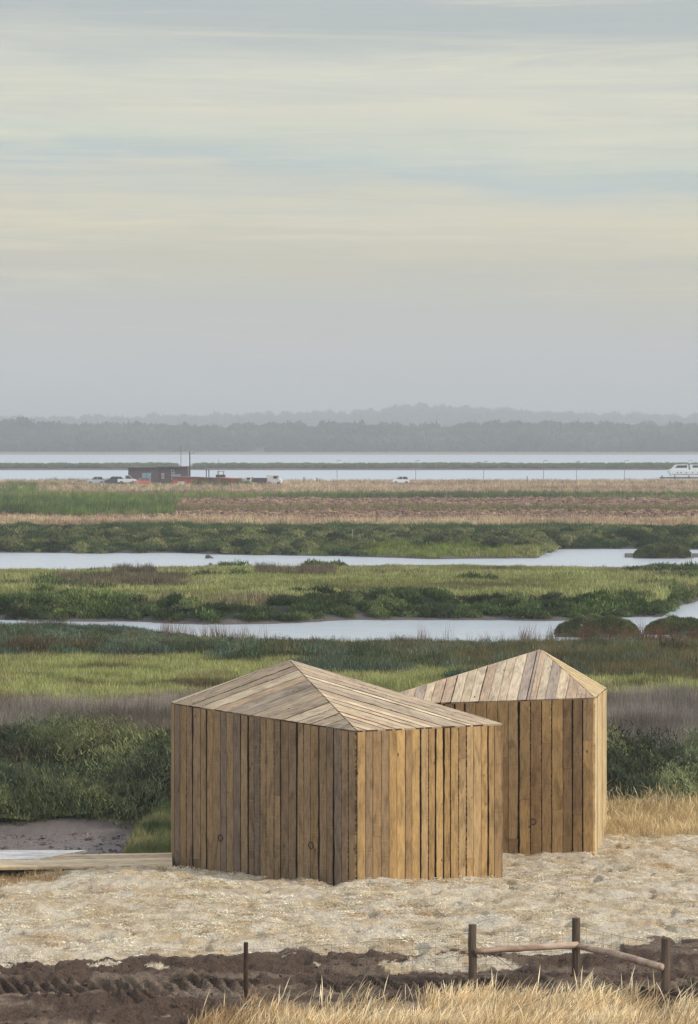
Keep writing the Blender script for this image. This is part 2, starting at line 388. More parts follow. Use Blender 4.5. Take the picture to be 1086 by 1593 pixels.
g.put(bm.inputs['Strength'], smask.outputs[0]); g.l.new(bm.outputs[0], bs.inputs['Normal'])
o_ = g.new('ShaderNodeOutputMaterial'); g.l.new(bs.outputs[0], o_.inputs[0])
ground = link('ground', me, gm); tag(ground, kind='structure')

# water sheet
wm = bpy.data.materials.new('water_material'); wm.use_nodes = True; g = NT(wm.node_tree)
pos = g.new('ShaderNodeNewGeometry').outputs['Position']
bs = g.new('ShaderNodeBsdfPrincipled'); bs.inputs['Base Color'].default_value = (0.48, 0.54, 0.60, 1)
bs.inputs['IOR'].default_value = 1.33
sy = g.new('ShaderNodeSeparateXYZ'); g.put(sy.inputs[0], pos); g.put(bs.inputs['Roughness'], g.ramp(g.math('DIVIDE', sy.outputs[1], 2000.0), [(0.05, .22), (0.3, .5)]))
a = g.noise(g.mapping(pos, (0.35, 1.3, 1)), 2.2, 5, 0.65); b = g.noise(g.mapping(pos, (0.05, 0.25, 1)), 1.0, 3, 0.5)
g.l.new(g.bump(g.math('ADD', a, g.math('MULTIPLY', b, 1.5)), 0.6, 0.14), bs.inputs['Normal'])
o_ = g.new('ShaderNodeOutputMaterial'); g.l.new(bs.outputs[0], o_.inputs[0])
me = bpy.data.meshes.new('water'); me.from_pydata([(-2500, 60, 0), (2500, 60, 0), (2500, 2100, 0), (-2500, 2100, 0)], [], [(0, 1, 2, 3)])
tag(link('water', me, wm), kind='structure')

# ------------------------------------------------------------------ plant material
def leaf_mat(name, transl=0.25, rough=0.75):
    m = bpy.data.materials.new(name); m.use_nodes = True; g = NT(m.node_tree)
    a = g.new('ShaderNodeAttribute', attribute_name='icol'); a.attribute_type = 'INSTANCER'
    v = g.new('ShaderNodeAttribute', attribute_name='vcol')
    c = g.mix(1.0, a.outputs[0], v.outputs[0], 'MULTIPLY')
    bs = g.new('ShaderNodeBsdfPrincipled'); g.put(bs.inputs['Base Color'], c); bs.inputs['Roughness'].default_value = rough
    bs.inputs['Specular IOR Level'].default_value = 0.2
    tr = g.new('ShaderNodeBsdfTranslucent'); g.put(tr.inputs[0], c)
    mx = g.new('ShaderNodeMixShader'); mx.inputs[0].default_value = transl
    g.l.new(bs.outputs[0], mx.inputs[1]); g.l.new(tr.outputs[0], mx.inputs[2])
    o = g.new('ShaderNodeOutputMaterial'); g.l.new(mx.outputs[0], o.inputs[0])
    return m
LEAF = leaf_mat('foliage_material')
def solid_leaf(name, c1, c2, transl=0.2):
    m = bpy.data.materials.new(name); m.use_nodes = True; g = NT(m.node_tree)
    v = g.new('ShaderNodeAttribute', attribute_name='vcol'); pos = g.new('ShaderNodeNewGeometry').outputs['Position']
    c = g.mix(g.ramp(g.noise(pos, 1.6, 3), [(0.35, 0.0), (0.65, 1.0)]), lin(c1), lin(c2)); c = g.mix(1.0, c, v.outputs[0], 'MULTIPLY')
    bs = g.new('ShaderNodeBsdfPrincipled'); g.put(bs.inputs['Base Color'], c); bs.inputs['Roughness'].default_value = 0.75
    tr = g.new('ShaderNodeBsdfTranslucent'); g.put(tr.inputs[0], c); mx = g.new('ShaderNodeMixShader'); mx.inputs[0].default_value = transl
    g.l.new(bs.outputs[0], mx.inputs[1]); g.l.new(tr.outputs[0], mx.inputs[2])
    o = g.new('ShaderNodeOutputMaterial'); g.l.new(mx.outputs[0], o.inputs[0]); return m

def blades(n, hgt, wid, rad, lean, curve, rg, tipcol=(1, 1, 1), basecol=(1, 1, 1), segs=3, head=0.0, wind=0.0, hv=0.35):
    """grass tuft: n tapering curved strips"""
    V = []; Fc = []; C = []
    for i in range(n):
        a = rg.random() * 6.283; rr = rad * math.sqrt(rg.random()); b = rg.random() * 6.283
        h = hgt * (1 - hv + 2 * hv * rg.random() * 0.75); ln = lean * rg.random(); la = rg.random() * 6.283
        dx, dy = math.cos(la) * ln + wind * (0.6 + 0.6 * rg.random()), math.sin(la) * ln
        tone = 0.5 + 0.95 * rg.random()
        base = len(V); px, py = math.cos(a) * rr, math.sin(a) * rr
        wx, wy = math.cos(b) * wid / 2, math.sin(b) * wid / 2
        for s_ in range(segs + 1):
            t_ = s_ / segs; k = 1 - t_ * 0.85
            if head > 0 and t_ > 0.6: k = head * math.sin(math.pi * min(1, (t_ - 0.6) / 0.4 + 0.12)) + 0.15
            bx = px + dx * h * (t_ * 0.4 + curve * t_ ** 2.3); by = py + dy * h * (t_ * 0.4 + curve * t_ ** 2.3)
            z = h * (t_ - 0.22 * curve * (abs(dx) + abs(dy)) * t_ ** 3)
            V += [(bx - wx * k, by - wy * k, z), (bx + wx * k, by + wy * k, z)]
            cc = [tone * (basecol[j] * (1 - t_) + tipcol[j] * t_) for j in range(3)]
            C += [cc, cc]
            if s_: q = base + 2 * s_; Fc.append((q - 2, q - 1, q + 1, q))
    return V, Fc, C

def clump(n, r, hgt, lw, ll, rg, up=0.6, tip=(1, 1, 1)):
    """bush clump: small leaf faces through a lumpy dome"""
    V = []; Fc = []; C = []
    lob = [(rg.random() * 6.283, rg.random() * 0.5, 0.55 + 0.5 * rg.random()) for _ in range(7)]
    for i in range(n):
        th, q, kk = lob[int(rg.random() * 7)]
        a = rg.random() * 6.283; el = math.asin(rg.random() ** 0.8); rr = (0.55 + 0.45 * rg.random() ** 0.5)
        d = np.array([math.cos(a) * math.cos(el), math.sin(a) * math.cos(el), math.sin(el)])
        c = np.array([math.cos(th) * q * r, math.sin(th) * q * r, 0]) + d * rr * kk * np.array([r, r, hgt])
        dr = d * (1 - up) + np.array([0, 0, up]) + (np.array([rg.random(), rg.random(), rg.random()]) - .5) * 0.8; dr /= np.linalg.norm(dr)
        sd_ = np.cross(dr, np.array([rg.random() - .5, rg.random() - .5, rg.random() - .5])); sd_ /= (np.linalg.norm(sd_) + 1e-6)
        l = ll * (0.6 + 0.8 * rg.random()); w_ = lw * (0.6 + 0.8 * rg.random()); b = len(V)
        V += [c - sd_ * w_ / 2, c + sd_ * w_ / 2, c + dr * l + sd_ * w_ * 0.2, c + dr * l - sd_ * w_ * 0.2]
        tone = (0.5 + 0.7 * rg.random()) * (1.5 if rg.random() < .22 else 1); C += [[tone * tip[j] for j in range(3)]] * 4; Fc.append((b, b + 1, b + 2, b + 3))
    return V, Fc, C

def dome(n, r, hgt, lw, ll, rg, brown=0.0):
    """round bush: leaves laid over a lumpy dome, facing roughly outward, with loose sprigs on top"""
    V = []; Fc = []; C = []; ph = [rg.random() * 6.28 for _ in range(4)]
    for i in range(n):
        a = rg.random() * 6.283; el = math.asin(min(1, rg.random() ** 0.75)) if rg.random() > .12 else 0.05
        lump = 1 + .13 * math.sin(3 * a + ph[0] + 4 * el) + .10 * math.sin(5 * a + ph[1] - 5 * el) + .07 * math.sin(9 * a + ph[2]) * math.sin(7 * el + ph[3])
        d = np.array([math.cos(a) * math.cos(el), math.sin(a) * math.cos(el), math.sin(el)]); q = lump * (1 - .22 * rg.random() ** 2)
        c = d * q * np.array([r, r, hgt])
        nn = d / np.array([r, r, hgt]); nn /= np.linalg.norm(nn); nn = nn + (np.array([rg.random(), rg.random(), rg.random()]) - .5) * 1.3; nn /= np.linalg.norm(nn)
        up = np.array([(rg.random() - .5) * 1.2, (rg.random() - .5) * 1.2, 1.0]); dr = up - nn * up.dot(nn) * .75; dr /= np.linalg.norm(dr) + 1e-6; sd_ = np.cross(nn, dr)
        l = ll * (0.6 + 0.9 * rg.random()); w_ = lw * (0.6 + 0.8 * rg.random()); b = len(V)
        V += [c - sd_ * w_ / 2, c + sd_ * w_ / 2, c + dr * l + sd_ * w_ * 0.15, c + dr * l - sd_ * w_ * 0.15]
        tone = (0.5 + 0.6 * rg.random()) * (1.75 if rg.random() < .16 else 1); C += [[tone, tone * (1 - .15 * (rg.random() < brown)), tone]] * 4; Fc.append((b, b + 1, b + 2, b + 3))
    return V, Fc, C

def proto(name, parts, mat):
    V, Fc, C = parts
    me = np_mesh(name, np.array(V), np.array(Fc)); vcol(me, 'vcol', np.array(C)); me.materials.append(mat)
    return bpy.data.objects.new(name, me)

def proto_set(name, makers, mat=None):
    c = bpy.data.collections.new(name)
    for i, mk in enumerate(makers): c.objects.link(proto(name, mk, mat or LEAF))
    return c

def scatter_obj(name, label, cat, pts, scl, rot, colr, protos):
    """one stuff object: points carrying instances"""
    n = len(pts)
    me = bpy.data.meshes.new(name); me.vertices.add(n); me.vertices.foreach_set('co', np.asarray(pts, np.float32).ravel())
    a = me.attributes.new('iscl', 'FLOAT_VECTOR', 'POINT'); a.data.foreach_set('vector', np.asarray(scl, np.float32).ravel())
    a = me.attributes.new('irot', 'FLOAT_VECTOR', 'POINT'); a.data.foreach_set('vector', np.asarray(rot, np.float32).ravel())
    vcol(me, 'icol', colr)
    o = bpy.data.objects.new(name, me); COL.objects.link(o); tag(o, label, cat, kind='stuff')
    ng = bpy.data.node_groups.new(name, 'GeometryNodeTree')
    ng.interface.new_socket('Geometry', in_out='INPUT', socket_type='NodeSocketGeometry'); ng.interface.new_socket('Geometry', in_out='OUTPUT', socket_type='NodeSocketGeometry')
    N = ng.nodes; L = ng.links
    gi = N.new('NodeGroupInput'); go = N.new('NodeGroupOutput'); ip = N.new('GeometryNodeInstanceOnPoints')
    ci = N.new('GeometryNodeCollectionInfo'); ci.inputs['Collection'].default_value = protos
    ci.inputs['Separate Children'].default_value = True; ci.inputs['Reset Children'].default_value = True
    L.new(gi.outputs[0], ip.inputs['Points']); L.new(ci.outputs[0], ip.inputs['Instance']); ip.inputs['Pick Instance'].default_value = True
    rv = N.new('FunctionNodeRandomValue'); rv.data_type = 'INT'; rv.inputs['Min'].default_value = 0; rv.inputs['Max'].default_value = 99
    for s_ in rv.inputs:
        if s_.type == 'INT' and s_.name == 'Min': s_.default_value = 0
        if s_.type == 'INT' and s_.name == 'Max': s_.default_value = 99
    L.new([q for q in rv.outputs if q.type == 'INT'][0], ip.inputs['Instance Index'])
    ar = N.new('GeometryNodeInputNamedAttribute'); ar.data_type = 'FLOAT_VECTOR'; ar.inputs[0].default_value = 'irot'
    er = N.new('FunctionNodeEulerToRotation'); L.new([q for q in ar.outputs if q.enabled][0], er.inputs[0]); L.new(er.outputs[0], ip.inputs['Rotation'])
    as_ = N.new('GeometryNodeInputNamedAttribute'); as_.data_type = 'FLOAT_VECTOR'; as_.inputs[0].default_value = 'iscl'
    L.new([q for q in as_.outputs if q.enabled][0], ip.inputs['Scale'])
    L.new(ip.outputs[0], go.inputs[0])
    md = o.modifiers.new('scatter', 'NODES'); md.node_group = ng
    return o

def sample(n, y0, y1, s=0.165, s0=None):
    if s0 is None and s < 0: s0, s = -.17, s
    y = np.sqrt(rng.random(n) * (y1 * y1 - y0 * y0) + y0 * y0); lo = -s if s0 is None else s0
    x = (lo + rng.random(n) * (s - lo)) * y
    return x, y

def colmix(n, cols, k):
    """pick between colours with k in 0..1 (noise) plus jitter"""
    cols = np.array([lin(c) for c in cols]); f = np.clip(k, 0, 0.999) * (len(cols) - 1); i = f.astype(int); f = (f - i)[:, None]
    c = cols[i] * (1 - f) + cols[np.minimum(i + 1, len(cols) - 1)] * f
    return c * (0.68 + 0.64 * rng.random((n, 1)))

def plant(name, label, cat, x, y, sc, cols, k, protos, lean=0.12, sink=0.02, zs=None):
    n = len(x); z = height(x, y)
    ok = z > (0.07 if name != 'creek_gravel' else .01); x, y, z, sc, k = x[ok], y[ok], z[ok], sc[ok], k[ok]; n = len(x)
    rot = np.stack([(rng.random(n) - .5) * lean * 2, (rng.random(n) - .5) * lean * 2, rng.random(n) * 6.283], -1)
    s3 = np.stack([sc, sc, sc * (0.8 + 0.4 * rng.random(n)) * (1 if zs is None else zs)], -1)
    return scatter_obj(name, label, cat, np.stack([x, y, z - sink], -1), s3, rot, colmix(n, cols, k), protos)

rr_ = random.Random(3)
P_short = proto_set('short_grass_tuft', [blades(22, 0.22, 0.016, 0.16, 0.5, 0.5, rr_) for _ in range(4)])
P_mid = proto_set('marsh_tuft', [blades(18, 0.26, 0.035, 0.25, 0.6, 0.5, rr_) for _ in range(4)])
P_reed = proto_set('reed_tuft', [blades(20, 0.62, 0.011, 0.16, 0.28, 0.5, rr_, (1.14, 1.12, 1.06), (0.38, 0.46, 0.30)) for _ in range(5)])
P_reedm = proto_set('reed_tuft_dense', [blades(18, 0.6, 0.03, 0.3, 0.3, 0.5, rr_, (1.15, 1.1, 1.05), (0.75, 0.78, 0.6)) for _ in range(4)])
P_bush = proto_set('leafy_bush', [clump(340, 0.42, 0.40, 0.017, 0.085, rr_) for _ in range(5)])
P_bushf = proto_set('round_bush', [clump(300, 0.5, 0.42, 0.045, 0.13, rr_, 0.4) for _ in range(5)])
P_dome = proto_set('big_bush', [dome(4200, 0.75, 0.66, 0.012, 0.062, rr_, .3) for _ in range(5)])
P_domem = proto_set('mid_bush', [dome(1300, 0.8, 0.55, 0.045, 0.13, rr_, .3) for _ in range(5)])
P_straw = proto_set('dry_tuft', [blades(20, 0.45, 0.007, 0.16, 0.55, 0.8, rr_, (1.05, 1.02, 0.98), (0.95, 0.9, 0.8), 4, 1.6) for _ in range(5)])
P_strawf = proto_set('dry_tuft_dense', [blades(16, 0.5, 0.05, 0.5, 0.5, 0.6, rr_) for _ in range(4)])

def sel(x, y, zs, dens=None):
    m = np.isin(zone(x, y), zs)
    if dens is not None: m &= rng.random(len(x)) < dens(x, y)
    return x[m], y[m]

# near shrub bank behind the creek
x, y = sample(8000, 46.8, 66); x, y = sel(x, y, [3])
kn = fbm(x, y, 1.6, 3, 101); kn = (kn - .25) * 2
plant('bank_shrubs', 'dark green feathery shrubs covering the bank behind the creek and huts', 'shrubs', x, y, 0.5 + 0.7 * rng.random(len(x)) * (0.3 + kn),
      [(56, 66, 50), (62, 82, 66), (78, 98, 70), (116, 126, 84), (76, 88, 60), (98, 84, 64)], kn, P_bush, 0.35)
x, y = sample(28000, 43.3, 60); x, y = sel(x, y, [3, 15], lambda x, y: np.where(np.isin(zone(x, y), [15]), 1.0, 0.22))
plant('bank_grass', 'green blades growing between the shrubs on the near bank', 'grass', x, y, (0.7 + 0.7 * rng.random(len(x))) * np.where(y < 50.3, .5, 1),
      [(74, 88, 60), (98, 112, 72), (132, 138, 92), (168, 158, 116)], fbm(x, y, 1.2, 2, 103) * 1.6 - .3, P_short, 0.3, zs=1.5)
x, y = sample(560, 50.4, 57.5); x, y = sel(x, y, [3, 5]); kn = rng.random(len(x))
plant('bank_bushes', 'rounded dark and teal green bushes crowding the near bank', 'bushes', x, y, (0.7 + 1.3 * rng.random(len(x)) ** 2) * (1 - .3 * sstep(54, 57, y)), [(84, 74, 54), (56, 70, 50), (88, 104, 78), (134, 146, 102), (62, 78, 50), (130, 136, 88)], kn, P_dome, .2, sink=.1, zs=.85)
x, y = sample(1300, 84, 97); x, y = sel(x, y, [6]); kn = rng.random(len(x))
plant('channel_bushes', 'rounded bushes along the near side of the channel', 'bushes', x, y, (0.45 + 0.6 * rng.random(len(x)) ** 1.5) * (1 - np.interp(CX + F * x / y, [120, 330], [.1, .6]) * sstep(84, 95, y)), [(84, 78, 56), (64, 84, 60), (96, 114, 92), (116, 134, 104), (78, 98, 60)], kn, P_dome, .2, sink=.1)
x, y = sample(2600, 109, 158); x, y = sel(x, y, [7]); kn = rng.random(len(x))
plant('far_bank_bushes', 'rounded dark bushes along the far bank of the near channel', 'bushes', x, y, 0.35 + 0.5 * rng.random(len(x)) ** 1.5, [(60, 70, 46), (78, 96, 58), (104, 120, 72), (126, 138, 84)], kn, P_domem, .2, sink=.1)
x, y = sample(2600, 174, 201); x, y = sel(x, y, [9, 14]); kn = rng.random(len(x))
plant('distant_bushes', 'rounded bushes between the far channel and the ploughed field', 'bushes', x, y, 0.4 + 0.75 * rng.random(len(x)) ** 1.8, [(60, 70, 50), (80, 96, 62), (116, 128, 80), (146, 148, 98)], kn, P_domem, .2, sink=.1)
# grey reeds
x, y = sample(34000, 54, 80); x, y = sel(x, y, [4])
kn = (fbm(x, y, 2.5, 3, 105) - .25) * 2
plant('grey_reeds', 'grey brown reeds in a swaying belt behind the green shrubs', 'reeds', x, y, 0.75 + 0.35 * rng.random(len(x)),
      [(96, 88, 80), (120, 112, 106), (146, 140, 138), (158, 148, 142)], kn, P_reed, 0.14)
# light marsh between the reeds and the dark shrubs
x, y = sample(62000, 64, 92); x, y = sel(x, y, [5])
kn = (fbm(x * 0.5, y, 1.7, 4, 107) - .3) * 2.5
plant('marsh_grass', 'yellow green salt marsh grass in a level band behind the reeds', 'grass', x, y, 1.0 + 0.6 * rng.random(len(x)) * (.5 + kn),
      [(116, 104, 76), (142, 144, 92), (166, 172, 108), (182, 186, 124), (150, 142, 104)], kn, P_short, 0.25)
# dark shrubs before the first channel
x, y = sample(26000, 74, 101); x, y = sel(x, y, [6]); u = CX + F * x / y
kn = (fbm(x, y, 2.2, 3, 109) - .25) * 2
m = rng.random(len(x)) < np.interp(u, [500, 800], [1.0, 0.35]); xs, ys, kk = x[m], y[m], kn[m]
plant('channel_shrubs', 'dark teal and green shrubs along the near side of the channel', 'shrubs', xs, ys, (0.7 + 0.75 * rng.random(len(xs)) * (0.3 + kk)) * (1 - np.interp(CX + F * xs / ys, [120, 330], [.1, .72]) * sstep(84, 95, ys)),
      [(62, 66, 48), (64, 80, 58), (86, 102, 88), (108, 124, 108), (80, 100, 64), (106, 96, 72)], kk, P_bush, 0.35)
x, y = sample(26000, 72, 100); x, y = sel(x, y, [6], lambda x, y: np.interp(CX + F * x / y, [450, 760], [0.2, 1.0]))
plant('olive_reeds', 'olive brown reeds standing behind the pointed hut up to the channel', 'reeds', x, y, (0.75 + 0.45 * rng.random(len(x))) * (1 - .72 * sstep(85, 95, y)),
      [(84, 80, 54), (110, 104, 66), (132, 118, 88), (96, 100, 58)], (fbm(x, y, 2.5, 3, 111) - .25) * 2, P_reed, 0.2, zs=0.9)
x, y = sample(60000, 94, 99.5); u = CX + F * x / y; m = (rng.random(len(x)) < .012) & (((u > 250) & (u < 430)) | (u > 560)) ; x, y = x[m], y[m]
plant('red_stems', 'reddish brown stems poking up along the water edge of the near channel', 'plants', x, y, 0.7 + 0.6 * rng.random(len(x)), [(98, 62, 50), (128, 84, 64), (120, 100, 70)], rng.random(len(x)), P_reed, .25)
# bank and plateau across the first channel
x, y = sample(9000, 106, 160); x, y = sel(x, y, [7])
kn = (fbm(x, y, 3, 3, 113) - .25) * 2
plant('far_bank_shrubs', 'dark green shrubs hanging over the far bank of the near channel', 'shrubs', x, y, 0.55 + 0.7 * rng.random(len(x)) * (.3 + kn),
      [(58, 66, 42), (70, 88, 48), (92, 112, 62), (116, 130, 76)], kn, P_bushf, 0.3)
x, y = sample(60000, 110, 158); x, y = sel(x, y, [8, 16])
kn = (fbm(x * 0.5, y, 4, 4, 115) - .25) * 2
plant('marsh_plateau', 'yellow green low plants covering the flat between the two channels', 'marsh plants', x, y, (0.7 + 0.7 * rng.random(len(x)) * (.4 + kn)) * (1 - .55 * sstep(W2N(CX + F * x / y) - 16, W2N(CX + F * x / y) - 3, y)),
      [(112, 104, 76), (138, 140, 90), (158, 162, 102), (174, 178, 120), (138, 128, 98)], kn, P_mid, 0.25)
x, y = sample(60000, 118, 148); x, y = sel(x, y, [16], lambda x, y: np.clip(fbm(x, y, 1.5, 2, 45) * 1.5 - .1, 0, 1))
plant('brown_reeds', 'brown grey reed patches standing on the flat between the channels', 'reeds', x, y, 0.5 + 0.55 * rng.random(len(x)),
      [(80, 74, 62), (104, 96, 82), (122, 114, 98)], fbm(x, y, 2, 2, 117), P_reedm, 0.15)
# banks beyond second channel
x, y = sample(10000, 170, 214); x, y = sel(x, y, [9])
kn = (fbm(x, y, 4, 3, 119) - .25) * 2
plant('distant_shrubs', 'dark shrubs between the second channel and the ploughed field', 'shrubs', x, y, 0.5 + 0.7 * rng.random(len(x)) * (.25 + kn),
      [(54, 64, 44), (66, 86, 56), (84, 104, 64), (110, 118, 80)], kn, P_bushf, 0.3)
x, y = sample(22000, 168, 200); x, y = sel(x, y, [14])
kn = (fbm(x, y, 3, 3, 121) - .25) * 2
plant('peninsula_plants', 'bright olive green low plants on the spit beside the second channel', 'marsh plants', x, y, 0.6 + 0.7 * rng.random(len(x)),
      [(92, 92, 58), (116, 130, 66), (140, 154, 80), (150, 150, 96)], kn, P_mid, 0.25)
# reed hedge at the field edge
x, y = sample(10000, 199, 207.5, 0.165)
plant('field_edge_reeds', 'tall dark green reeds in a line along the front of the ploughed field', 'reeds', x, y, 0.5 + 0.75 * rng.random(len(x)) * (fbm(x, y * 0, 5, 3, 123) * 1.4),
      [(62, 84, 52), (74, 98, 62), (90, 110, 70)], fbm(x, y, 3, 2, 124), P_reedm, 0.2)

# fields: straw, ploughed clods and green ditch lines
def rowf(py):
    d = 300.0
    for _ in range(8): d = float(rowd(py, np.interp(d, [180, 260, 430], [.75, .75, .3])))
    return d
def fband(n, r0, r1, name, label, cat, cols, pr, sc0, sc1, ulim=None, seed=1, lean=.2, zs=None, clear=None):
    d0, d1 = rowf(r1), rowf(r0); x, y = sample(n, d0, d1)
    y2 = y + (fbm(x, x * 0, 25, 3, seed) - .5) * (d1 - d0) * 0.35; u = CX + F * x / y
    if ulim is not None: m = (u > ulim[0] + 20 * fbm(x, y, 8, 2, seed)) & (u < ulim[1] + 30 * fbm(x, y, 8, 2, seed + 3)); x, y2 = x[m], y2[m]
    if clear is not None: m = clear(CX + F * x / y2, y2); x, y2 = x[m], y2[m]
    y2 = np.minimum(y2, 503 - 4 * rng.random(len(x)))
    kn = (fbm(x * 0.4, y2, 8, 3, seed + 1) - .25) * 2
    return plant(name, label, cat, x, y2, sc0 + sc1 * rng.random(len(x)), cols, kn, pr, lean, zs=zs)
STR = [(146, 126, 104), (184, 164, 134), (204, 188, 156), (166, 144, 120)]
fband(3500, 808, 822, 'field_front_straw', 'pale straw edging along the front of the ploughed field', 'dry grass', STR, P_strawf, 0.6, 0.5, seed=130)
fband(7000, 758, 815, 'stubble', 'thin brown stubble scattered over the ploughed field', 'stubble', [(136, 110, 94), (160, 132, 112), (178, 154, 128), (108, 88, 76)], P_strawf, 0.5, 0.5, seed=131, zs=.5)
GRN = [(62, 84, 48), (84, 108, 56), (108, 132, 68), (128, 140, 84)]
fband(8000, 771, 799, 'green_field_reeds', 'lush green reeds at the left of the field', 'reeds', GRN, P_reedm, 0.9, 0.8, (-400, 262), 132)
fband(2500, 757, 770, 'left_green_strip', 'green reeds near the water behind the straw on the left', 'reeds', GRN, P_reedm, 1.2, 0.7, (-400, 50), 133)
fband(2600, 771, 777, 'upper_ditch_grass', 'thin dark green ditch line across the upper field', 'grass', GRN, P_reedm, 0.8, 0.6, (240, 1400), 134)
fband(2200, 790, 796, 'lower_ditch_grass', 'thin grey green line across the lower field', 'grass', [(96, 100, 64), (112, 118, 74), (136, 128, 92)], P_reedm, 0.6, 0.4, (240, 1400), 135)
yard = lambda u, y: ~((u > 120) & (u < 645) & (y > 446) & (y < 484) & ((u < 445) | (u > 600)))
fband(9000, 744, 769, 'shore_straw', 'tall pale dry grass along the shore of the estuary', 'dry grass', STR, P_strawf, 0.55, 0.9, seed=136, clear=yard)
fband(1400, 745, 765, 'shore_green_tufts', 'green tufts among the dry grass before the sheds', 'grass', GRN, P_reedm, 0.8, 0.7, (60, 400), 137, clear=yard)
fband(1100, 752.5, 758, 'yard_reeds', 'dark green reeds in front of the orange shed', 'reeds', GRN, P_reedm, 1.4, 0.6, (285, 368), 138)

# island and shores of the estuary
x, y = sample(9000, 742, 875, .17); m = height(x, y) > .25
plant('island_scrub', 'dull green scrub on the low island in the estuary', 'scrub', x[m], y[m], 1.0 + 1.1 * rng.random(m.sum()), [(92, 98, 76), (112, 118, 88), (124, 122, 96)], fbm(x[m], y[m], 20, 2, 140), P_bushf, .2)

# creek-side dry grass at right and by the deck
x, y = sample(2300, 46.3, 50.2, 0.17, 0.088)
plant('dry_grass', 'golden dry grass behind the sand at the right edge', 'dry grass', x, y, (0.2 + 0.42 * rng.random(len(x)) ** 2) * (.5 + fbm(x, y, .8, 2, 145)), [(190, 172, 136), (216, 200, 162), (234, 222, 190)], fbm(x, y, 1, 2, 141), P_straw, .3)
x, y = sample(2600, 36.5, 42.0, -0.09, -0.17); m = fbm(x, y, .8, 4, 67) + .5 * np.exp(-((y - 40.3) / 1.2) ** 2) - sstep(-.13, -.095, x / y) * .5 > .62; x, y = x[m], y[m]
plant('deck_straw', 'flattened straw in the dip below the boardwalk', 'straw', x, y, 0.35 + 0.3 * rng.random(len(x)), [(150, 130, 98), (186, 164, 126), (206, 188, 152)], fbm(x, y, 1, 2, 142), P_straw, .9, zs=.4)
# foreground grass, blown to the right
P_fore = proto_set('seed_grass', [blades(20, 0.34, 0.0048, 0.12, 0.55, 0.8, rr_, (1.05, 1.02, 0.98), (0.9, 0.84, 0.72), 6, 1.8, 0.26) for _ in range(6)])
x, y = sample(4000, 25.6, 28.9, 0.165); u = CX + F * x / y
lim = itp(u, [-200, 250, 330, 400, 480, 560, 640, 720, 820, 900, 1000, 1086, 1300], [25.0, 25.4, 26.9, 27.5, 27.3, 27.75, 27.8, 28.3, 28.2, 28.3, 27.9, 27.9, 27.8]) + (fbm(x, y, .7, 3, 143) - .5) * 1.3 - .5
m = y < lim; x, y = x[m], y[m]; n = len(x)
z = height(x, y); rot = np.stack([(rng.random(n) - .5) * .3, 0.1 + (rng.random(n) - .5) * .3, (rng.random(n) - .5) * 1.5], -1)
s_ = 0.65 + 0.5 * rng.random(n)
scatter_obj('seed_grass', 'tall golden grass with feathery seed heads leaning right in the foreground', 'grass', np.stack([x, y, z], -1), np.stack([s_, s_, s_], -1), rot,
            colmix(n, [(186, 160, 122), (222, 202, 164), (242, 230, 200), (204, 176, 136)], (fbm(x, y, .8, 3, 144) - .25) * 2), P_fore)

P_stalk = proto_set('seed_stalk', [blades(4, 0.5, 0.0045, 0.12, 0.45, 1.0, rr_, (1.05, 1.03, 0.98), (0.85, 0.78, 0.6), 8, 2.3, 0.34, .35) for _ in range(5)])
x, y = sample(900, 25.8, 29.3, 0.165); u = CX + F * x / y
m = (y < itp(u, [-200, 250, 330, 400, 480, 560, 640, 720, 820, 900, 1000, 1086, 1300], [25.0, 25.4, 26.9, 27.6, 27.2, 27.5, 27.6, 28.0, 28.0, 28.1, 27.8, 27.8, 27.7]) + (rng.random(len(x)) - .6) * 1.2)
x, y = x[m], y[m]; n = len(x); rot = np.stack([(rng.random(n) - .5) * .3, 0.05 + (rng.random(n) - .5) * .3, (rng.random(n) - .5) * 1.2], -1); s_ = 0.6 + 0.5 * rng.random(n)
scatter_obj('seed_stalks', 'single tall stalks with feathery heads rising above the foreground grass', 'grass', np.stack([x, y, height(x, y)], -1), np.stack([s_, s_, s_], -1), rot, colmix(n, [(206, 186, 148), (232, 220, 190), (240, 232, 210)], rng.random(n)), P_stalk)
x, y = sample(330, 46.6, 50.8, 0.17, 0.09)
plant('dry_stalks', 'tall thin dry stalks standing against the green shrubs at the right', 'dry grass', x, y, 0.6 + 0.6 * rng.random(len(x)), [(196, 176, 136), (222, 206, 170), (236, 224, 194)], rng.random(len(x)), P_stalk, .35)
# wood shavings over the sand, clods on the soil
def flakes(n, rg):
    V = []; Fc = []; C = []
    for i in range(n):
        a = rg.random() * 6.283; cx, cy = (rg.random() - .5) * .22, (rg.random() - .5) * .22; L_ = .02 + .045 * rg.random(); w_ = .004 + .009 * rg.random(); b = len(V); tl = (rg.random() - .3) * .03
        for s_ in range(4):
            t_ = s_ / 3 - .5; x_ = cx + math.cos(a) * L_ * t_; y_ = cy + math.sin(a) * L_ * t_; z_ = .012 - .03 * t_ * t_ + tl * t_ + rg.random() * .004
            V += [(x_ - math.sin(a) * w_ / 2, y_ + math.cos(a) * w_ / 2, z_), (x_ + math.sin(a) * w_ / 2, y_ - math.cos(a) * w_ / 2, z_ + .004)]
            if s_: q = b + 2 * s_; Fc.append((q - 2, q - 1, q + 1, q))
        tn = .75 + .5 * rg.random(); C += [[tn] * 3] * 8
    return V, Fc, C
P_flk = proto_set('wood_shavings', [flakes(26, rr_) for _ in range(5)])
x, y = sample(36000, 30.4, 47.6); x, y = sel(x, y, [1], lambda x, y: np.clip((fbm(x, y, .6, 3, 150) - .42) * 2.2, .04, .8))
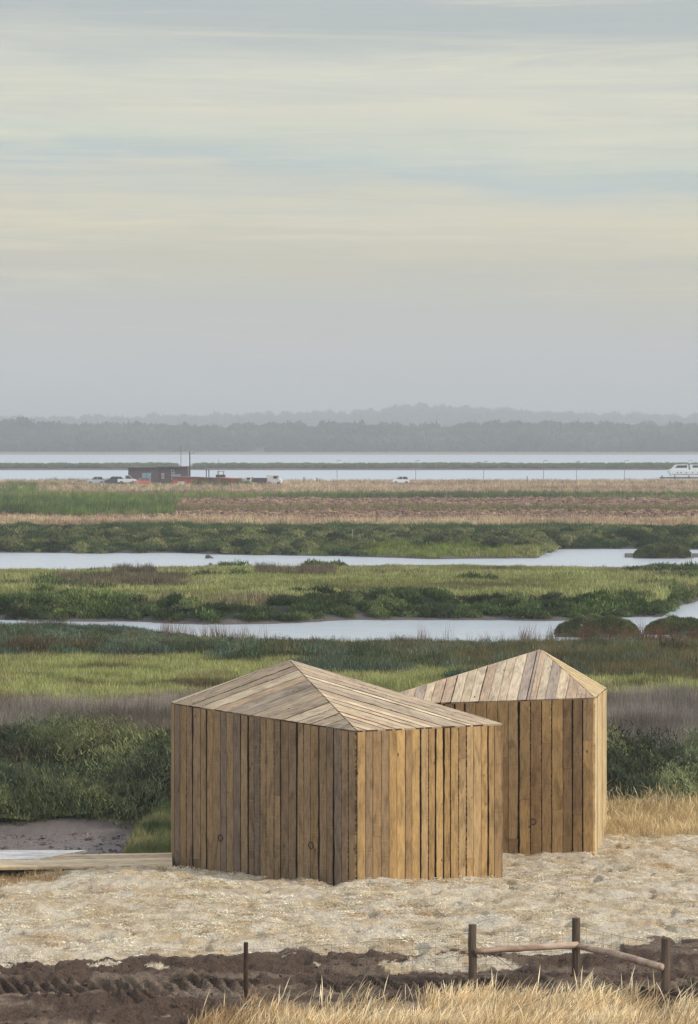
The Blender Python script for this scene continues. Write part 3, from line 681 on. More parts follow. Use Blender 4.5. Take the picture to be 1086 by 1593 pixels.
plant('wood_shavings', 'curled straw coloured wood shavings strewn over the pale sand', 'wood shavings', x, y, 0.45 + 0.55 * rng.random(len(x)), [(206, 188, 154), (222, 210, 182), (232, 226, 210), (190, 164, 128)], (fbm(x, y, .5, 3, 151) - .25) * 2, P_flk, .2, sink=0.0)
def clod(rg):
    V = []; Fc = []; C = []
    for c_ in range(3):
        cx, cy, r0 = (rg.random() - .5) * .16, (rg.random() - .5) * .16, .02 + .035 * rg.random(); b = len(V)
        for j, (rr2, zz2) in enumerate(((1, -.3), (1.05, .3), (.6, .8), (.05, .95))):
            for k_ in range(7):
                a = k_ / 7 * 6.283; q = r0 * rr2 * (.75 + .5 * rg.random()); V.append((cx + math.cos(a) * q, cy + math.sin(a) * q, r0 * zz2 * (.8 + .4 * rg.random())))
            if j:
                for k_ in range(7): p0 = b + (j - 1) * 7; Fc.append((p0 + k_, p0 + (k_ + 1) % 7, p0 + 7 + (k_ + 1) % 7, p0 + 7 + k_))
        C += [[.8 + .4 * rg.random()] * 3] * 28
    return V, Fc, C
P_clod = proto_set('soil_clod', [clod(rr_) for _ in range(5)], leaf_mat('soil_clod_material', 0.0, 0.95))
x, y = sample(16000, 27.0, 33.5); x, y = sel(x, y, [0])
plant('soil_clods', 'dark brown soil clods turned up along the track', 'soil', x, y, 0.1 + 0.45 * rng.random(len(x)) ** 3, [(72, 58, 50), (84, 68, 59), (98, 82, 70)], rng.random(len(x)), P_clod, .4)
x, y = sample(2600, 43.2, 49.5, -.06); x, y = sel(x, y, [2])
plant('creek_gravel', 'dark crumbs and pebbles on the grey creek mud', 'gravel', x, y, 0.3 + 0.8 * rng.random(len(x)) ** 2, [(86, 78, 74), (126, 116, 110), (66, 60, 58)], rng.random(len(x)), P_clod, .4)
x, y = sample(420, 31.5, 46.5); x, y = sel(x, y, [1])
plant('sand_debris', 'dark crumbs and bits of bark scattered on the sand', 'debris', x, y, 0.12 + 0.3 * rng.random(len(x)) ** 2, [(88, 68, 54), (120, 92, 66), (150, 120, 88)], rng.random(len(x)), P_clod, .4)
x, y = sample(22000, 214, 400); u = CX + F * x / y; m = (HY + F * 6.85 / y < 816); x, y = x[m], y[m]
plant('field_clods', 'brown clods of the ploughed field beyond the channels', 'soil', x, y, 1.5 + 3.0 * rng.random(len(x)), [(92, 72, 64), (124, 100, 86), (158, 132, 110)], rng.random(len(x)), P_clod, .4)

# ------------------------------------------------------------------ far woods
P_tree = proto_set('far_tree', [clump(420, 3.0, 4.2, 0.9, 1.2, rr_, 0.1) for _ in range(6)])
def wood(name, label, n, d0, d1, s, sc0, sc1, cols, mask=None):
    x, y = sample(n, d0, d1, s)
    if mask is not None: m = mask(x, y); x, y = x[m], y[m]
    z = height(x, y); n = len(x); sc = sc0 + sc1 * rng.random(n) ** 3 * 1.5
    scatter_obj(name, label, 'wood', np.stack([x, y, z - 0.3], -1), np.stack([sc, sc, sc * (.8 + .5 * rng.random(n))], -1),
                np.stack([np.zeros(n), np.zeros(n), rng.random(n) * 6.28], -1), colmix(n, cols, (fbm(x, y, 60, 3, 160) - .2) * 1.6), P_tree)
DK = [(50, 62, 50), (64, 78, 60), (84, 96, 76), (104, 110, 90)]
clear_ = lambda x, y: ~((np.abs(CX + F * x / y - 390) < 150) & (y < 1960) & (fbm(x, y, 22, 2, 161) > .5)) & (fbm(x, y, 40, 2, 162) > .2)
wood('shore_wood', 'hazy wood covering the low ridge across the estuary', 9000, 1835, 2110, 0.18, 0.7, 0.8, DK, clear_)
wood('ridge_wood', 'pale blue wood on the farthest hill at the skyline', 6500, 3300, 4060, 0.18, 1.3, 1.4, DK)

BARK = bpy.data.materials.new('bark_material'); BARK.use_nodes = True; g = NT(BARK.node_tree)
tcn = g.new('ShaderNodeTexCoord').outputs['Object']
bs = g.new('ShaderNodeBsdfPrincipled'); g.put(bs.inputs['Base Color'], g.mix(g.noise(tcn, 3), lin((70, 60, 50)), lin((110, 96, 80)))); bs.inputs['Roughness'].default_value = .9
g.l.new(bs.outputs[0], g.new('ShaderNodeOutputMaterial').inputs[0])
CROWN = solid_leaf('crown_material', (46, 58, 44), (72, 84, 60))
def tree(px, d, py_top, wpx, label):
    x = (px - CX) / F * d; z0 = float(height(np.array([x]), np.array([float(d)]))[0]); top = EYE + (HY - py_top) / F * d; h = max(6, top - z0); r = wpx / 2 / F * d
    e = empty('tree', (x, d, z0)); tag(e, label, 'tree', 'trees standing above the wooded shore')
    MB().tube([(0, 0, -.5), (.2, 0, h * .3), (0, 0, h * .6)], [.5, .4, .25], 8).tube([(0, 0, h * .3), (r * .5, .2, h * .6)], [.25, .1], 6).tube([(0, 0, h * .35), (-r * .5, -.2, h * .65)], [.25, .1], 6).build('trunk', BARK, e)
    V, Fc, C = clump(900, r * .8, h * .62, 1.1, 1.3, rr_, .1); V = [np.array(v) + np.array([0, 0, h * .34]) for v in V]
    me = np_mesh('crown', np.array(V), np.array(Fc)); vcol(me, 'vcol', np.array(C)); link('crown', me, CROWN, e)
for a in ((36, 2010, 648, 44, 'broad round tree at the left end of the wooded shore, tallest of all'), (8, 2030, 652, 30, 'round tree at the left edge of the photo beside the tallest crown'),
          (166, 2060, 656, 14, 'small tree poking above the ridge between the tall left crown and the hut mast'), (212, 2060, 655, 16, 'tree standing above the ridge just left of the shed roof'),
          (288, 2060, 656, 10, 'narrow tree crown above the ridge behind the radio mast'), (563, 2080, 650, 11, 'lone dark tree breaking the ridge line in the middle below the highest far hill'),
          (500, 2075, 654, 16, 'wide low tree on the ridge left of the lone middle tree')):
    tree(*a)

# ------------------------------------------------------------------ shrub islets in the channels
SHRUB = solid_leaf('islet_leaf_material', (70, 82, 50), (108, 118, 70)); TWIG = BARK
def islet(px, py, wpx, hpx, label, depth=.5, ll=.09):
    d = float(rowd(py)); x = (px - CX) / F * d; r = wpx / 2 / F * d; h = hpx / F * d
    e = empty('shrub', (x, d + r * depth, 0)); tag(e, label, 'shrub')
    V = []; Fc = []; C = []
    n = int(5200 * min(1.6, r))
    for i in range(n):
        a = rr_.random() * 6.283; q = math.sqrt(rr_.random()); lump = 1 + .22 * math.sin(a * 3 + px) + .14 * math.sin(a * 7)
        bx, by = math.cos(a) * q * r, math.sin(a) * q * r * depth; zt = h * math.sqrt(max(0, 1 - q ** 2.6)) * (0.86 + .16 * math.sin(bx * 4.2 + px) * math.sin(by * 5) + .1 * lump) - .03
        c = np.array([bx, by, zt * (1 - .3 * rr_.random() ** 2) + .02]); dr = np.array([math.cos(a) * q * .7, math.sin(a) * q * .7, .8]) + (np.array([rr_.random(), rr_.random(), rr_.random()]) - .5) * .9; dr /= np.linalg.norm(dr)
        s_ = np.cross(dr, np.array([rr_.random() - .5, rr_.random() - .5, .1])); s_ /= np.linalg.norm(s_) + 1e-6; l = ll * (.6 + .8 * rr_.random()); w_ = ll * .4; b = len(V)
        V += [c - s_ * w_ / 2, c + s_ * w_ / 2, c + dr * l + s_ * w_ * .2, c + dr * l - s_ * w_ * .2]; Fc.append((b, b + 1, b + 2, b + 3)); C += [[.65 + .7 * rr_.random()] * 3] * 4
    me = np_mesh('foliage', np.array(V), np.array(Fc)); vcol(me, 'vcol', np.array(C)); link('foliage', me, SHRUB, e)
    mb = MB()
    for k_ in range(14):
        a = rr_.random() * 6.28; q = rr_.random() * .7; mb.tube([(math.cos(a) * q * r, math.sin(a) * q * r * depth, -.25), (math.cos(a) * q * r * 1.1, math.sin(a) * q * r * depth * 1.1, h * .5)], [.03, .012], 5)
    V2 = []; ns = 28
    for ring, (q, z_) in enumerate(((1.12, -.2), (1.04, .04), (.8, .35 * h), (.3, .6 * h))):
        for k_ in range(ns):
            a = k_ / ns * 6.283; w2 = 1 + .08 * math.sin(a * 5 + px); V2.append((math.cos(a) * r * q * w2, math.sin(a) * r * depth * q * w2, z_))
    mb.add(V2, [(j * ns + k_, j * ns + (k_ + 1) % ns, (j + 1) * ns + (k_ + 1) % ns, (j + 1) * ns + k_) for j in range(3) for k_ in range(ns)] + [tuple(3 * ns + k_ for k_ in range(ns))])
    mb.build('stems_and_mud', MUD, e, smooth=True)
MUD = bpy.data.materials.new('mud_material'); MUD.use_nodes = True; g = NT(MUD.node_tree)
bs = g.new('ShaderNodeBsdfPrincipled'); g.put(bs.inputs['Base Color'], g.mix(g.noise(g.new('ShaderNodeTexCoord').outputs['Object'], 6), lin((52, 48, 42)), lin((84, 78, 70)))); bs.inputs['Roughness'].default_value = .6
g.l.new(bs.outputs[0], g.new('ShaderNodeOutputMaterial').inputs[0])
islet(932, 992, 132, 30, 'domed olive shrub standing in the near channel behind the pointed hut', .45)
islet(1058, 988, 104, 24, 'low spreading shrub at the right edge of the near channel', .5)
islet(1033, 869, 88, 19, 'rounded shrub on a mud islet at the right of the far channel', .4, .16)

# ------------------------------------------------------------------ timber
def wood_mat(name, dark=(58, 42, 30), rough=.8, sc=1.0):
    m = bpy.data.materials.new(name); m.use_nodes = True; g = NT(m.node_tree)
    a = g.new('ShaderNodeAttribute', attribute_name='pcol'); e = g.new('ShaderNodeAttribute', attribute_name='pedge')
    se = g.new('ShaderNodeSeparateColor'); g.put(se.inputs[0], e.outputs[0])
    uv = g.new('ShaderNodeUVMap', uv_map='UVMap').outputs[0]
    grain = g.noise(g.mapping(uv, (46, 5.0, 1)), sc, 6, .68, .5)
    broad = g.noise(g.mapping(uv, (6.5, 2.2, 1)), sc, 4, .6, .8)
    kn = g.new('ShaderNodeTexVoronoi', feature='F1'); g.put(kn.inputs['Vector'], g.mapping(uv, (7, 4.2, 1))); kn.inputs['Scale'].default_value = sc; kn.inputs['Randomness'].default_value = 1
    knot = g.ramp(kn.outputs['Distance'], [(.07, 1.0), (.15, 0.0)])
    sel_ = g.ramp(g.new('ShaderNodeSeparateColor').outputs[0] if False else g.noise(g.mapping(uv, (1.7, .6, 1)), sc, 1), [(.5, 0.0), (.56, 1.0)])
    saw = g.ramp(g.noise(g.mapping(uv, (.4, 55, 1)), sc, 2, .5), [(.60, 0.0), (.70, 1.0)])
    c = g.mix(1.0, a.outputs[0], g.ramp(grain, [(.28, .52), (.5, 1.0), (.75, 1.28)]), 'MULTIPLY')
    c = g.mix(1.0, c, g.ramp(broad, [(.3, .6), (.5, 1.0), (.72, 1.22)]), 'MULTIPLY')
    c = g.mix(g.math('MULTIPLY', saw, .22), c, lin((196, 168, 124)))
    c = g.mix(g.math('MULTIPLY', g.math('MULTIPLY', knot, sel_), .85), c, lin(dark))
    edge = g.math('MULTIPLY', se.outputs[0], se.outputs[1])
    en = g.noise(g.mapping(uv, (26, 17, 1)), sc, 4, .7)
    wane = g.ramp(g.math('ADD', g.math('MULTIPLY', edge, .75), g.math('SUBTRACT', en, .5)), [(.33, 0.0), (.40, 1.0)])
    c = g.mix(g.math('MULTIPLY', wane, .88), c, lin((44, 31, 24)))
    bs = g.new('ShaderNodeBsdfPrincipled'); g.put(bs.inputs['Base Color'], c); bs.inputs['Roughness'].default_value = rough; bs.inputs['Specular IOR Level'].default_value = .25
    g.l.new(g.bump(g.math('SUBTRACT', g.math('ADD', grain, g.math('MULTIPLY', broad, .5)), wane), .5, .012), bs.inputs['Normal'])
    g.l.new(bs.outputs[0], g.new('ShaderNodeOutputMaterial').inputs[0]); return m
TIMBER = wood_mat('raw_timber')
DARK = bpy.data.materials.new('gap_shade_and_stilt'); DARK.use_nodes = True; DARK.node_tree.nodes['Principled BSDF'].inputs['Base Color'].default_value = (*lin((40, 30, 24)), 1); DARK.node_tree.nodes['Principled BSDF'].inputs['Roughness'].default_value = 1  # flat dark brown standing in for shade in gaps; stilts use it too

class Planks:
    def __init__(s): s.v = []; s.f = []; s.c = []; s.e = []; s.uv = []
    def plank(s, bl, br, tr, tl, n, col, th=.024, rough=.004, wane=(0, 0), seg=14):
        """one board from four corners on the face; n = outward normal"""
        bl, br, tr, tl = map(Vector, (bl, br, tr, tl)); ou, ov = random.random() * 50, random.random() * 50
        L_ = max((tl - bl).length, (tr - br).length); wd = max((br - bl).length, (tr - tl).length); base = len(s.v)
        pl_, pr_ = random.random() * 100, random.random() * 100
        seg = max(2, min(34, int(L_ / .085)))
        def jag(t_, ph, wv):
            tt = t_ * L_
            q = .5 + .5 * math.sin(tt * 2.1 + ph); q2 = (vn1(tt * 7 + ph) * .6 + vn1(tt * 19 + ph) * .4)
            return rough * vn1(tt * 3 + ph) + wv * (.25 + .75 * q) * q2 * .026
        for j in range(seg + 1):
            t_ = j / seg; a = bl.lerp(tl, t_); b = br.lerp(tr, t_); w_ = (b - a); l = w_.length
            if l < 1e-5: w_ = (br - bl) + (tr - tl)
            w_.normalize(); l0 = min(jag(t_, pl_, wane[0]) + .0015, l * .4); l1 = min(jag(t_, pr_, wane[1]) + .0015, l * .4)
            a2 = a + w_ * l0; b2 = b - w_ * l1; ins = min(.016, (b2 - a2).length * .3)
            for p, off, e_, kk in ((a2, -.012, 1, wane[0]), (a2 + w_ * .0015, th - .003, 1, wane[0]), (a2 + w_ * ins, th, 0, wane[0]), (b2 - w_ * ins, th, 0, wane[1]), (b2 - w_ * .0015, th - .003, 1, wane[1]), (b2, -.012, 1, wane[1])):
                s.v.append(tuple(p + n * off)); s.c.append(col); s.e.append((e_, min(1, .25 + kk), 0)); s.uv.append((ou + (p - a).dot(w_), ov + t_ * L_))
            if j:
                q = base + 6 * j
                for k_ in range(5): s.f.append((q - 6 + k_, q - 5 + k_, q + 1 + k_, q + k_))
        s.f.append((base + 5, base + 4, base + 1, base)); q = base + 6 * seg; s.f.append((q, q + 1, q + 4, q + 5)); s.f.append((base + 4, base + 3, base + 2, base + 1)); s.f.append((q + 1, q + 2, q + 3, q + 4))
    def build(s, name, mat, parent):
        me = bpy.data.meshes.new(name); me.from_pydata(s.v, [], s.f); me.update()
        vcol(me, 'pcol', np.array(s.c)); vcol(me, 'pedge', np.array(s.e, float))
        uvl = me.uv_layers.new(name='UVMap'); li = np.empty(len(me.loops), np.int32); me.loops.foreach_get('vertex_index', li)
        uvl.data.foreach_set('uv', np.array(s.uv, np.float32)[li].ravel())
        return link(name, me, mat, parent)
def vn1(t_):
    i = math.floor(t_); f = t_ - i; f = f * f * (3 - 2 * f)
    return _perm[(i * 7919) & 65535] * (1 - f) + _perm[((i + 1) * 7919) & 65535] * f

WALLC = [(150, 120, 82), (162, 130, 86), (140, 112, 78), (170, 138, 92), (132, 106, 76), (152, 124, 90), (122, 98, 74), (174, 146, 100)]
ROOFC = [(192, 172, 146), (202, 182, 154), (182, 162, 138), (208, 188, 160), (174, 158, 138), (194, 168, 138)]
def pc(pal, rare=None):
    c = random.choice(pal); k = .86 + .24 * random.random(); c = [v * k for v in lin(c)]
    return c
def splits(total, w0, w1):
    e = [0.0]
    while e[-1] < total: e.append(e[-1] + random.uniform(w0, w1))
    k = total / e[-1]; return [q * k / total for q in e]
def wall(a0, b0, a1, b1, parent, w0=.105, w1=.155, pal=WALLC, join=.3, label=None):
    """vertical boards between bottom line a0-b0 and top line a1-b1 (seen left to right from outside)"""
    a0, b0, a1, b1 = map(Vector, (a0, b0, a1, b1)); n = (b0 - a0).cross(a1 - a0); n.normalize()
    p = Planks(); T = splits((b0 - a0).length, w0, w1); wn = 0
    for t0, t1 in zip(T, T[1:]):
        q0, q1, r0, r1 = a0.lerp(b0, t0), a0.lerp(b0, t1), a1.lerp(b1, t0), a1.lerp(b1, t1)
        wl = wn; wn = random.choice((0, 0, 0, .25, .5, .9)); col = pc(pal); th = .022 + random.random() * .008
        if random.random() < join:
            s_ = random.uniform(.15, .85); g0, g1 = q0.lerp(r0, s_), q1.lerp(r1, s_)
            p.plank(q0, q1, g1 - Vector((0, 0, .002)), g0 - Vector((0, 0, .002)), n, col, th, wane=(wl, wn)); p.plank(g0 + Vector((0, 0, .002)), g1 + Vector((0, 0, .002)), r1, r0, n, pc(pal), th + .003, wane=(wl, wn))
        else: p.plank(q0, q1, r1, r0, n, col, th, wane=(wl, wn))
    return p.build('wall', TIMBER, parent)

def ring(parent, c, n, r=.05):
    """recessed iron ring pull"""
    n = Vector(n).normalized(); a = n.cross(Vector((0, 0, 1))).normalized(); b = n.cross(a); c = Vector(c)
    mb = MB(); mb.tube([c + a * math.cos(t_) * r + b * math.sin(t_) * r for t_ in [k_ / 20 * 6.2832 for k_ in range(21)]], .009, 6, cap=False)
    mb.build('ring_pull', IRON, parent, smooth=True)
IRON = bpy.data.materials.new('dark_iron'); IRON.use_nodes = True
IRON.node_tree.nodes['Principled BSDF'].inputs['Base Color'].default_value = (*lin((58, 44, 36)), 1); IRON.node_tree.nodes['Principled BSDF'].inputs['Roughness'].default_value = .6

def hut(L_, corners_top, apex, bottoms, label, roofs, rings):
    """corners anticlockwise seen from above starting at the left; each (top vector); bottoms z"""
    e = empty('timber_hut', (sum(c.x for c in corners_top) / len(corners_top), sum(c.y for c in corners_top) / len(corners_top), bottoms[0])); tag(e, label, 'hut')
    bpy.context.view_layer.update()
    inv = -Vector(e.location)
    ct = [c + inv for c in corners_top]; ap = apex + inv; bt = [Vector((c.x, c.y, z - e.location.z - .35)) for c, z in zip(ct, bottoms)]
    n = len(ct)
    for i in range(n):
        j = (i + 1) % n; pal, w0, w1, jn = L_[i]
        wall(bt[i], bt[j], ct[i], ct[j], e, w0, w1, pal, jn)
    # dark shell added behind the boards so their gaps read as shade
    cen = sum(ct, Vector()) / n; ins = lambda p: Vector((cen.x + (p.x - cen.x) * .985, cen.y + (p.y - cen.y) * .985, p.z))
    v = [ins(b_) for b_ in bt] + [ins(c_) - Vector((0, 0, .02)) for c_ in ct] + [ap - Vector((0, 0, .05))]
    MB().add(v, [(i, (i + 1) % n, (i + 1) % n + n, i + n) for i in range(n)] + [(i + n, (i + 1) % n + n, 2 * n) for i in range(n)] + [tuple(range(n - 1, -1, -1))]).build('gap_dark_shell', DARK, e)
    # roof: eaves reach 3 cm past the wall so the boards of the wall stop under it
    p = Planks(); ov = lambda q: Vector((cen.x + (q.x - cen.x) * 1.005, cen.y + (q.y - cen.y) * 1.005, q.z + .004))
    for i in range(n):
        j = (i + 1) % n; A, B = ov(ct[i]), ov(ct[j]); nn = (B - A).cross(ap - A).normalized(); mode, w0, w1, pal = roofs[i]
        if mode == 'from_a':      # boards parallel to the A-apex edge, ending on the B hip
            hgt = ((ap - A).cross(B - A).length) / (ap - A).length; T = splits(hgt, w0, w1)
            for t0, t1 in zip(T, T[1:]):
                p.plank(ap.lerp(B, t0) , A.lerp(B, t0), A.lerp(B, t1), ap.lerp(B, t1), nn, pc(pal)) if False else p.plank(A.lerp(B, t0), A.lerp(B, t1), ap.lerp(B, t1), ap.lerp(B, t0), nn, pc(pal), wane=(random.choice((0, .2, .8)), random.choice((0, 0, .3))), rough=.005)
        elif mode == 'from_b':    # boards parallel to the B-apex edge, ending on the A hip
            hgt = ((ap - B).cross(A - B).length) / (ap - B).length; T = splits(hgt, w0, w1)
            for t0, t1 in zip(T, T[1:]):
                p.plank(B.lerp(A, t1), B.lerp(A, t0), ap.lerp(A, t0), ap.lerp(A, t1), nn, pc(pal), wane=(random.choice((0, .2, .8)), random.choice((0, 0, .3))), rough=.005)
        else:                     # boards running up the slope
            ed = (B - A); l = ed.length; ed = ed / l; s_ap = (ap - A).dot(ed) / l + mode; upv = (ap - A) - ed * ((ap - A).dot(ed))
            T = sorted(set(splits(l, w0, w1) + [min(.999, max(.001, (ap - A).dot(ed) / l))])); sa = (ap - A).dot(ed) / l
            T = [q for k_, q in enumerate(T) if k_ == 0 or q - T[k_ - 1] > .2 * w0 / l or abs(q - sa) < 1e-6 or q == 1.0]
            if T[-1] < 1: T.append(1.0)
            tp = lambda s_: A.lerp(ap, s_ / sa) if s_ <= sa else B.lerp(ap, (1 - s_) / (1 - sa))
            for t0, t1 in zip(T, T[1:]):
                p.plank(A.lerp(B, t0), A.lerp(B, t1), tp(t1), tp(t0), nn, pc(pal), wane=(0, random.choice((0, .1, .5))))
    p.build('roof', TIMBER, e)
    # ridge boards closing the hips
    for (i, px, py, d) in rings:
        A, B = bt[i], bt[(i + 1) % n]; nn = (B - A).cross(ct[i] - A).normalized(); c = P(px, py, d) + inv
        # slide along the view ray onto the wall plane
        o_ = Vector((0, 0, EYE)) + inv; dr = (c - o_); t_ = (A - o_).dot(nn) / dr.dot(nn); c = o_ + dr * t_ + nn * .032
        ring(e, c, nn)
    return e

# front hut: left, front, right, back right, back left
fr = [P(273, 1096, 42.0), P(555, 1139, 39.0), P(780, 1128, 40.5), P(640, 1098, 43.3), P(268.5, 1094, 43.6)]
fb = [EYE - (1358 - HY) / F * 42.0, EYE - (1374 - HY) / F * 39.0, EYE - (1366 - HY) / F * 40.5, .55, .55]
SHADEW = [(140, 118, 92), (148, 124, 94), (134, 112, 88), (152, 128, 96), (128, 108, 86), (122, 106, 92), (146, 120, 88)]  # greyer shaded-side tone of the hut timber, shade put into the colour
LITW = [(164, 134, 90), (172, 142, 96), (158, 130, 90), (174, 144, 98), (148, 122, 88), (142, 120, 92), (168, 142, 104)]  # warmer sunlit-side tone of the same timber, light put into the colour
wsp = [(SHADEW, .14, .195, .25), (LITW, .12, .165, .08), (SHADEW, .09, .15, .2), (SHADEW, .09, .15, .2), (LITW, .09, .15, .2)]
rsp = [('from_a', .15, .23, ROOFC), ('from_b', .11, .18, ROOFC), ('from_a', .1, .15, ROOFC), ('from_a', .1, .15, ROOFC), ('from_b', .1, .15, ROOFC)]
hut(wsp, fr, P(450, 1028, 41.4), fb, 'wide timber hut of rough upright boards with a low slanting board roof, in front', rsp, [(0, 345, 1303, 41), (0, 486, 1315, 40)])
# rear hut
BRW = [(158, 128, 90), (168, 138, 96), (148, 120, 86), (176, 144, 98), (140, 114, 84), (162, 134, 98)]
LITW2 = [(194, 172, 132), (204, 184, 146), (184, 162, 124)]  # paler boards for the sun-facing wall and roof, sunlight put into the colour
PINK = [(200, 180, 154), (208, 188, 160), (192, 168, 144), (176, 160, 146), (212, 194, 168)]
rr3 = [P(560, 1099, 45.0), P(924, 1087, 44.0), P(941.5, 1072, 47.2), P(820, 1072, 48.6), P(640, 1085, 48.0)]
rb = [.5, EYE - (1329 - HY) / F * 44.0, EYE - (1322 - HY) / F * 46.5, .5, .5]
hut([(BRW, .17, .215, .4), (LITW2, .12, .16, .1), (BRW, .15, .2, .2), (BRW, .15, .2, .2), (BRW, .15, .2, .2)], rr3, P(841, 1012, 45.6), rb,
    'narrower timber hut behind with a tall pointed roof of pinkish boards', [(0.0, .15, .19, PINK), ('from_b', .12, .16, LITW2), ('from_a', .15, .19, PINK), ('from_a', .15, .19, PINK), ('from_b', .15, .19, PINK)], [(0, 830, 1278, 44.3)])

# boardwalk
def deckpart(name, quad, parent, pal, w0, w1, th=.03):
    p = Planks(); a, b, c, d = map(Vector, quad); n = Vector((0, 0, 1)); T = splits((d - a).length, w0, w1)
    for t0, t1 in zip(T, T[1:]):     # boards along a-b
        p.plank(b.lerp(c, t0), b.lerp(c, t1), a.lerp(d, t1), a.lerp(d, t0), n, pc(pal), th)
    return p.build(name, TIMBER, parent)
def onz(px, py, z): d = (EYE - z) * F / (py - HY); return P(px, py, d)
DK1 = [(196, 174, 142), (206, 186, 154), (186, 164, 132), (214, 196, 168)]
DK2 = [(226, 222, 216), (232, 228, 222), (218, 214, 208)]
e = empty('boardwalk', (0, 0, 0)); tag(e, 'low pale timber boardwalk leading to the left side of the wide hut', 'boardwalk')
z1 = .80
deckpart('deck_boards', [onz(-120, 1354, z1), onz(268, 1349, z1), onz(267, 1329, z1), onz(-120, 1336, z1)], e, DK1, .1, .14)
MB().add([tuple(onz(-120, 1354.3, z1 - .01)), tuple(onz(140, 1352, z1 - .01)), tuple(onz(140, 1352, z1 - .12)), tuple(onz(-120, 1354.3, z1 - .12)), tuple(onz(-120, 1352, z1 - .01)), tuple(onz(140, 1350, z1 - .01)), tuple(onz(140, 1350, z1 - .12)), tuple(onz(-120, 1352, z1 - .12))],
         [(0, 3, 2, 1), (4, 5, 6, 7), (0, 1, 5, 4), (3, 7, 6, 2), (0, 4, 7, 3), (1, 2, 6, 5)]).build('deck_gap_shade', DARK, e)  # dark strip added as the shade gap under the front edge
e = empty('landing', (0, 0, 0)); tag(e, 'sun bleached whitish timber landing beyond the boardwalk at the left edge', 'boardwalk')
deckpart('deck_boards', [onz(-160, 1339, z1 + .012), onz(60, 1339, z1 + .012), onz(136, 1325, z1 + .012), onz(-160, 1325, z1 + .012)], e, DK2, .1, .14)
for px in (-120, -20, 40): q = onz(px, 1333, z1); MB().box((q.x, q.y, .5), (.09, .09, .62)).build('stilt', DARK, e)

# ------------------------------------------------------------------ fence
def simple(name, c1, c2=None, rough=.7, scale=4, metal=0.0, stretch=(1, 1, 1), bumpd=0.0):
    m = bpy.data.materials.new(name); m.use_nodes = True; g = NT(m.node_tree); tcn = g.mapping(g.new('ShaderNodeTexCoord').outputs['Object'], stretch)
    n_ = g.noise(tcn, scale, 5, .65); bs = g.new('ShaderNodeBsdfPrincipled'); g.put(bs.inputs['Base Color'], g.mix(g.ramp(n_, [(.35, 0.0), (.65, 1.0)]), lin(c1), lin(c2 or c1)))
    bs.inputs['Roughness'].default_value = rough; bs.inputs['Metallic'].default_value = metal
    if bumpd: g.l.new(g.bump(n_, .8, bumpd), bs.inputs['Normal'])
    g.l.new(bs.outputs[0], g.new('ShaderNodeOutputMaterial').inputs[0]); return m
POST = simple('weathered_post', (66, 54, 46), (112, 96, 82), .9, 9, 0, (1, 1, .12), .012)
RAIL = simple('peeled_rail', (140, 112, 94), (196, 176, 156), .8, 9, 0, (.25, 1, 1), .008)
RUST = simple('rusty_post', (48, 34, 28), (84, 58, 44), .8, 12, .2)
WIRE = simple('fence_wire', (96, 90, 84), None, .5, 1, .7)
def gz(x, y): return float(height(np.array([float(x)]), np.array([float(y)]))[0])
def post_mb(px, pt, pb, d, r, ex=0.25, lean=0.0):
    t_ = P(px, pt, d); b = P(px, pb, d); zb = min(b.z, gz(b.x, b.y)) - ex
    pts = [(b.x + lean * k_ / 5 + random.uniform(-.004, .004), d + random.uniform(-.004, .004), zb + (t_.z - zb) * k_ / 5) for k_ in range(6)]
    return MB().tube(pts, [r * (1.06 - .02 * k_) for k_ in range(6)], 10, .10)
dA, dB, dC = 29.6, 29.9, 28.9
f_ = empty('rail_fence', (0, 0, 0)); tag(f_, 'weathered three post fence with two bare log rails and thin wire', 'fence')
post_mb(735, 1438, 1555, dA, .048).build('post', POST, f_); post_mb(896, 1428, 1560, dB, .050).build('post', POST, f_); post_mb(1036, 1459, 1585, dC, .052).build('post', POST, f_)
def log(p0, p1, r0, r1, sag=0.0):
    p0, p1 = Vector(p0), Vector(p1); pts = []
    for k_ in range(13): q = p0.lerp(p1, k_ / 12); q.z += sag * math.sin(k_ / 12 * 3.14) + random.uniform(-.004, .004); pts.append(q)
    return MB().tube(pts, [r0 + (r1 - r0) * k_ / 12 for k_ in range(13)], 10, .10)
log(P(739, 1480, dA - .07), P(899, 1470, dB - .075), .030, .042).build('rail', RAIL, f_, smooth=True)
log(P(899, 1471, dB - .07), P(1030, 1505, dC - .07), .040, .042, .015).build('rail', RAIL, f_, smooth=True)
mb = MB()
def wire(p0, p1, r=.0016, sag=0.0):
    p0, p1 = Vector(p0), Vector(p1); mb.tube([p0.lerp(p1, k_ / 6) - Vector((0, 0, sag * math.sin(k_ / 6 * 3.14))) for k_ in range(7)], r, 4)
def mesh_panel(pa, pb, ya, yb, d0, d1, nh=7, step=.13):
    a = [P(pa, ya[0], d0), P(pa, ya[1], d0)]; b = [P(pb, yb[0], d1), P(pb, yb[1], d1)]
    for k_ in range(nh): t_ = k_ / (nh - 1); wire(a[0].lerp(a[1], t_), b[0].lerp(b[1], t_), .0014, .012)
    n_ = int((b[0] - a[0]).length / step)
    for k_ in range(1, n_): t_ = k_ / n_; wire(a[0].lerp(b[0], t_), a[1].lerp(b[1], t_), .0011)
mesh_panel(388, 731, (1478, 1585), (1452, 1555), 29.0, dA); mesh_panel(739, 892, (1452, 1550), (1440, 1552), dA, dB); mesh_panel(900, 1031, (1440, 1552), (1470, 1575), dB, dC); mesh_panel(1041, 1150, (1470, 1575), (1500, 1600), dC, 28.2)
mb.build('wire_netting', WIRE, f_)
mb = MB(); wire(P(741, 1465, dA), P(835, 1535, dB), .003); mb.build('brace_wire', WIRE, f_)
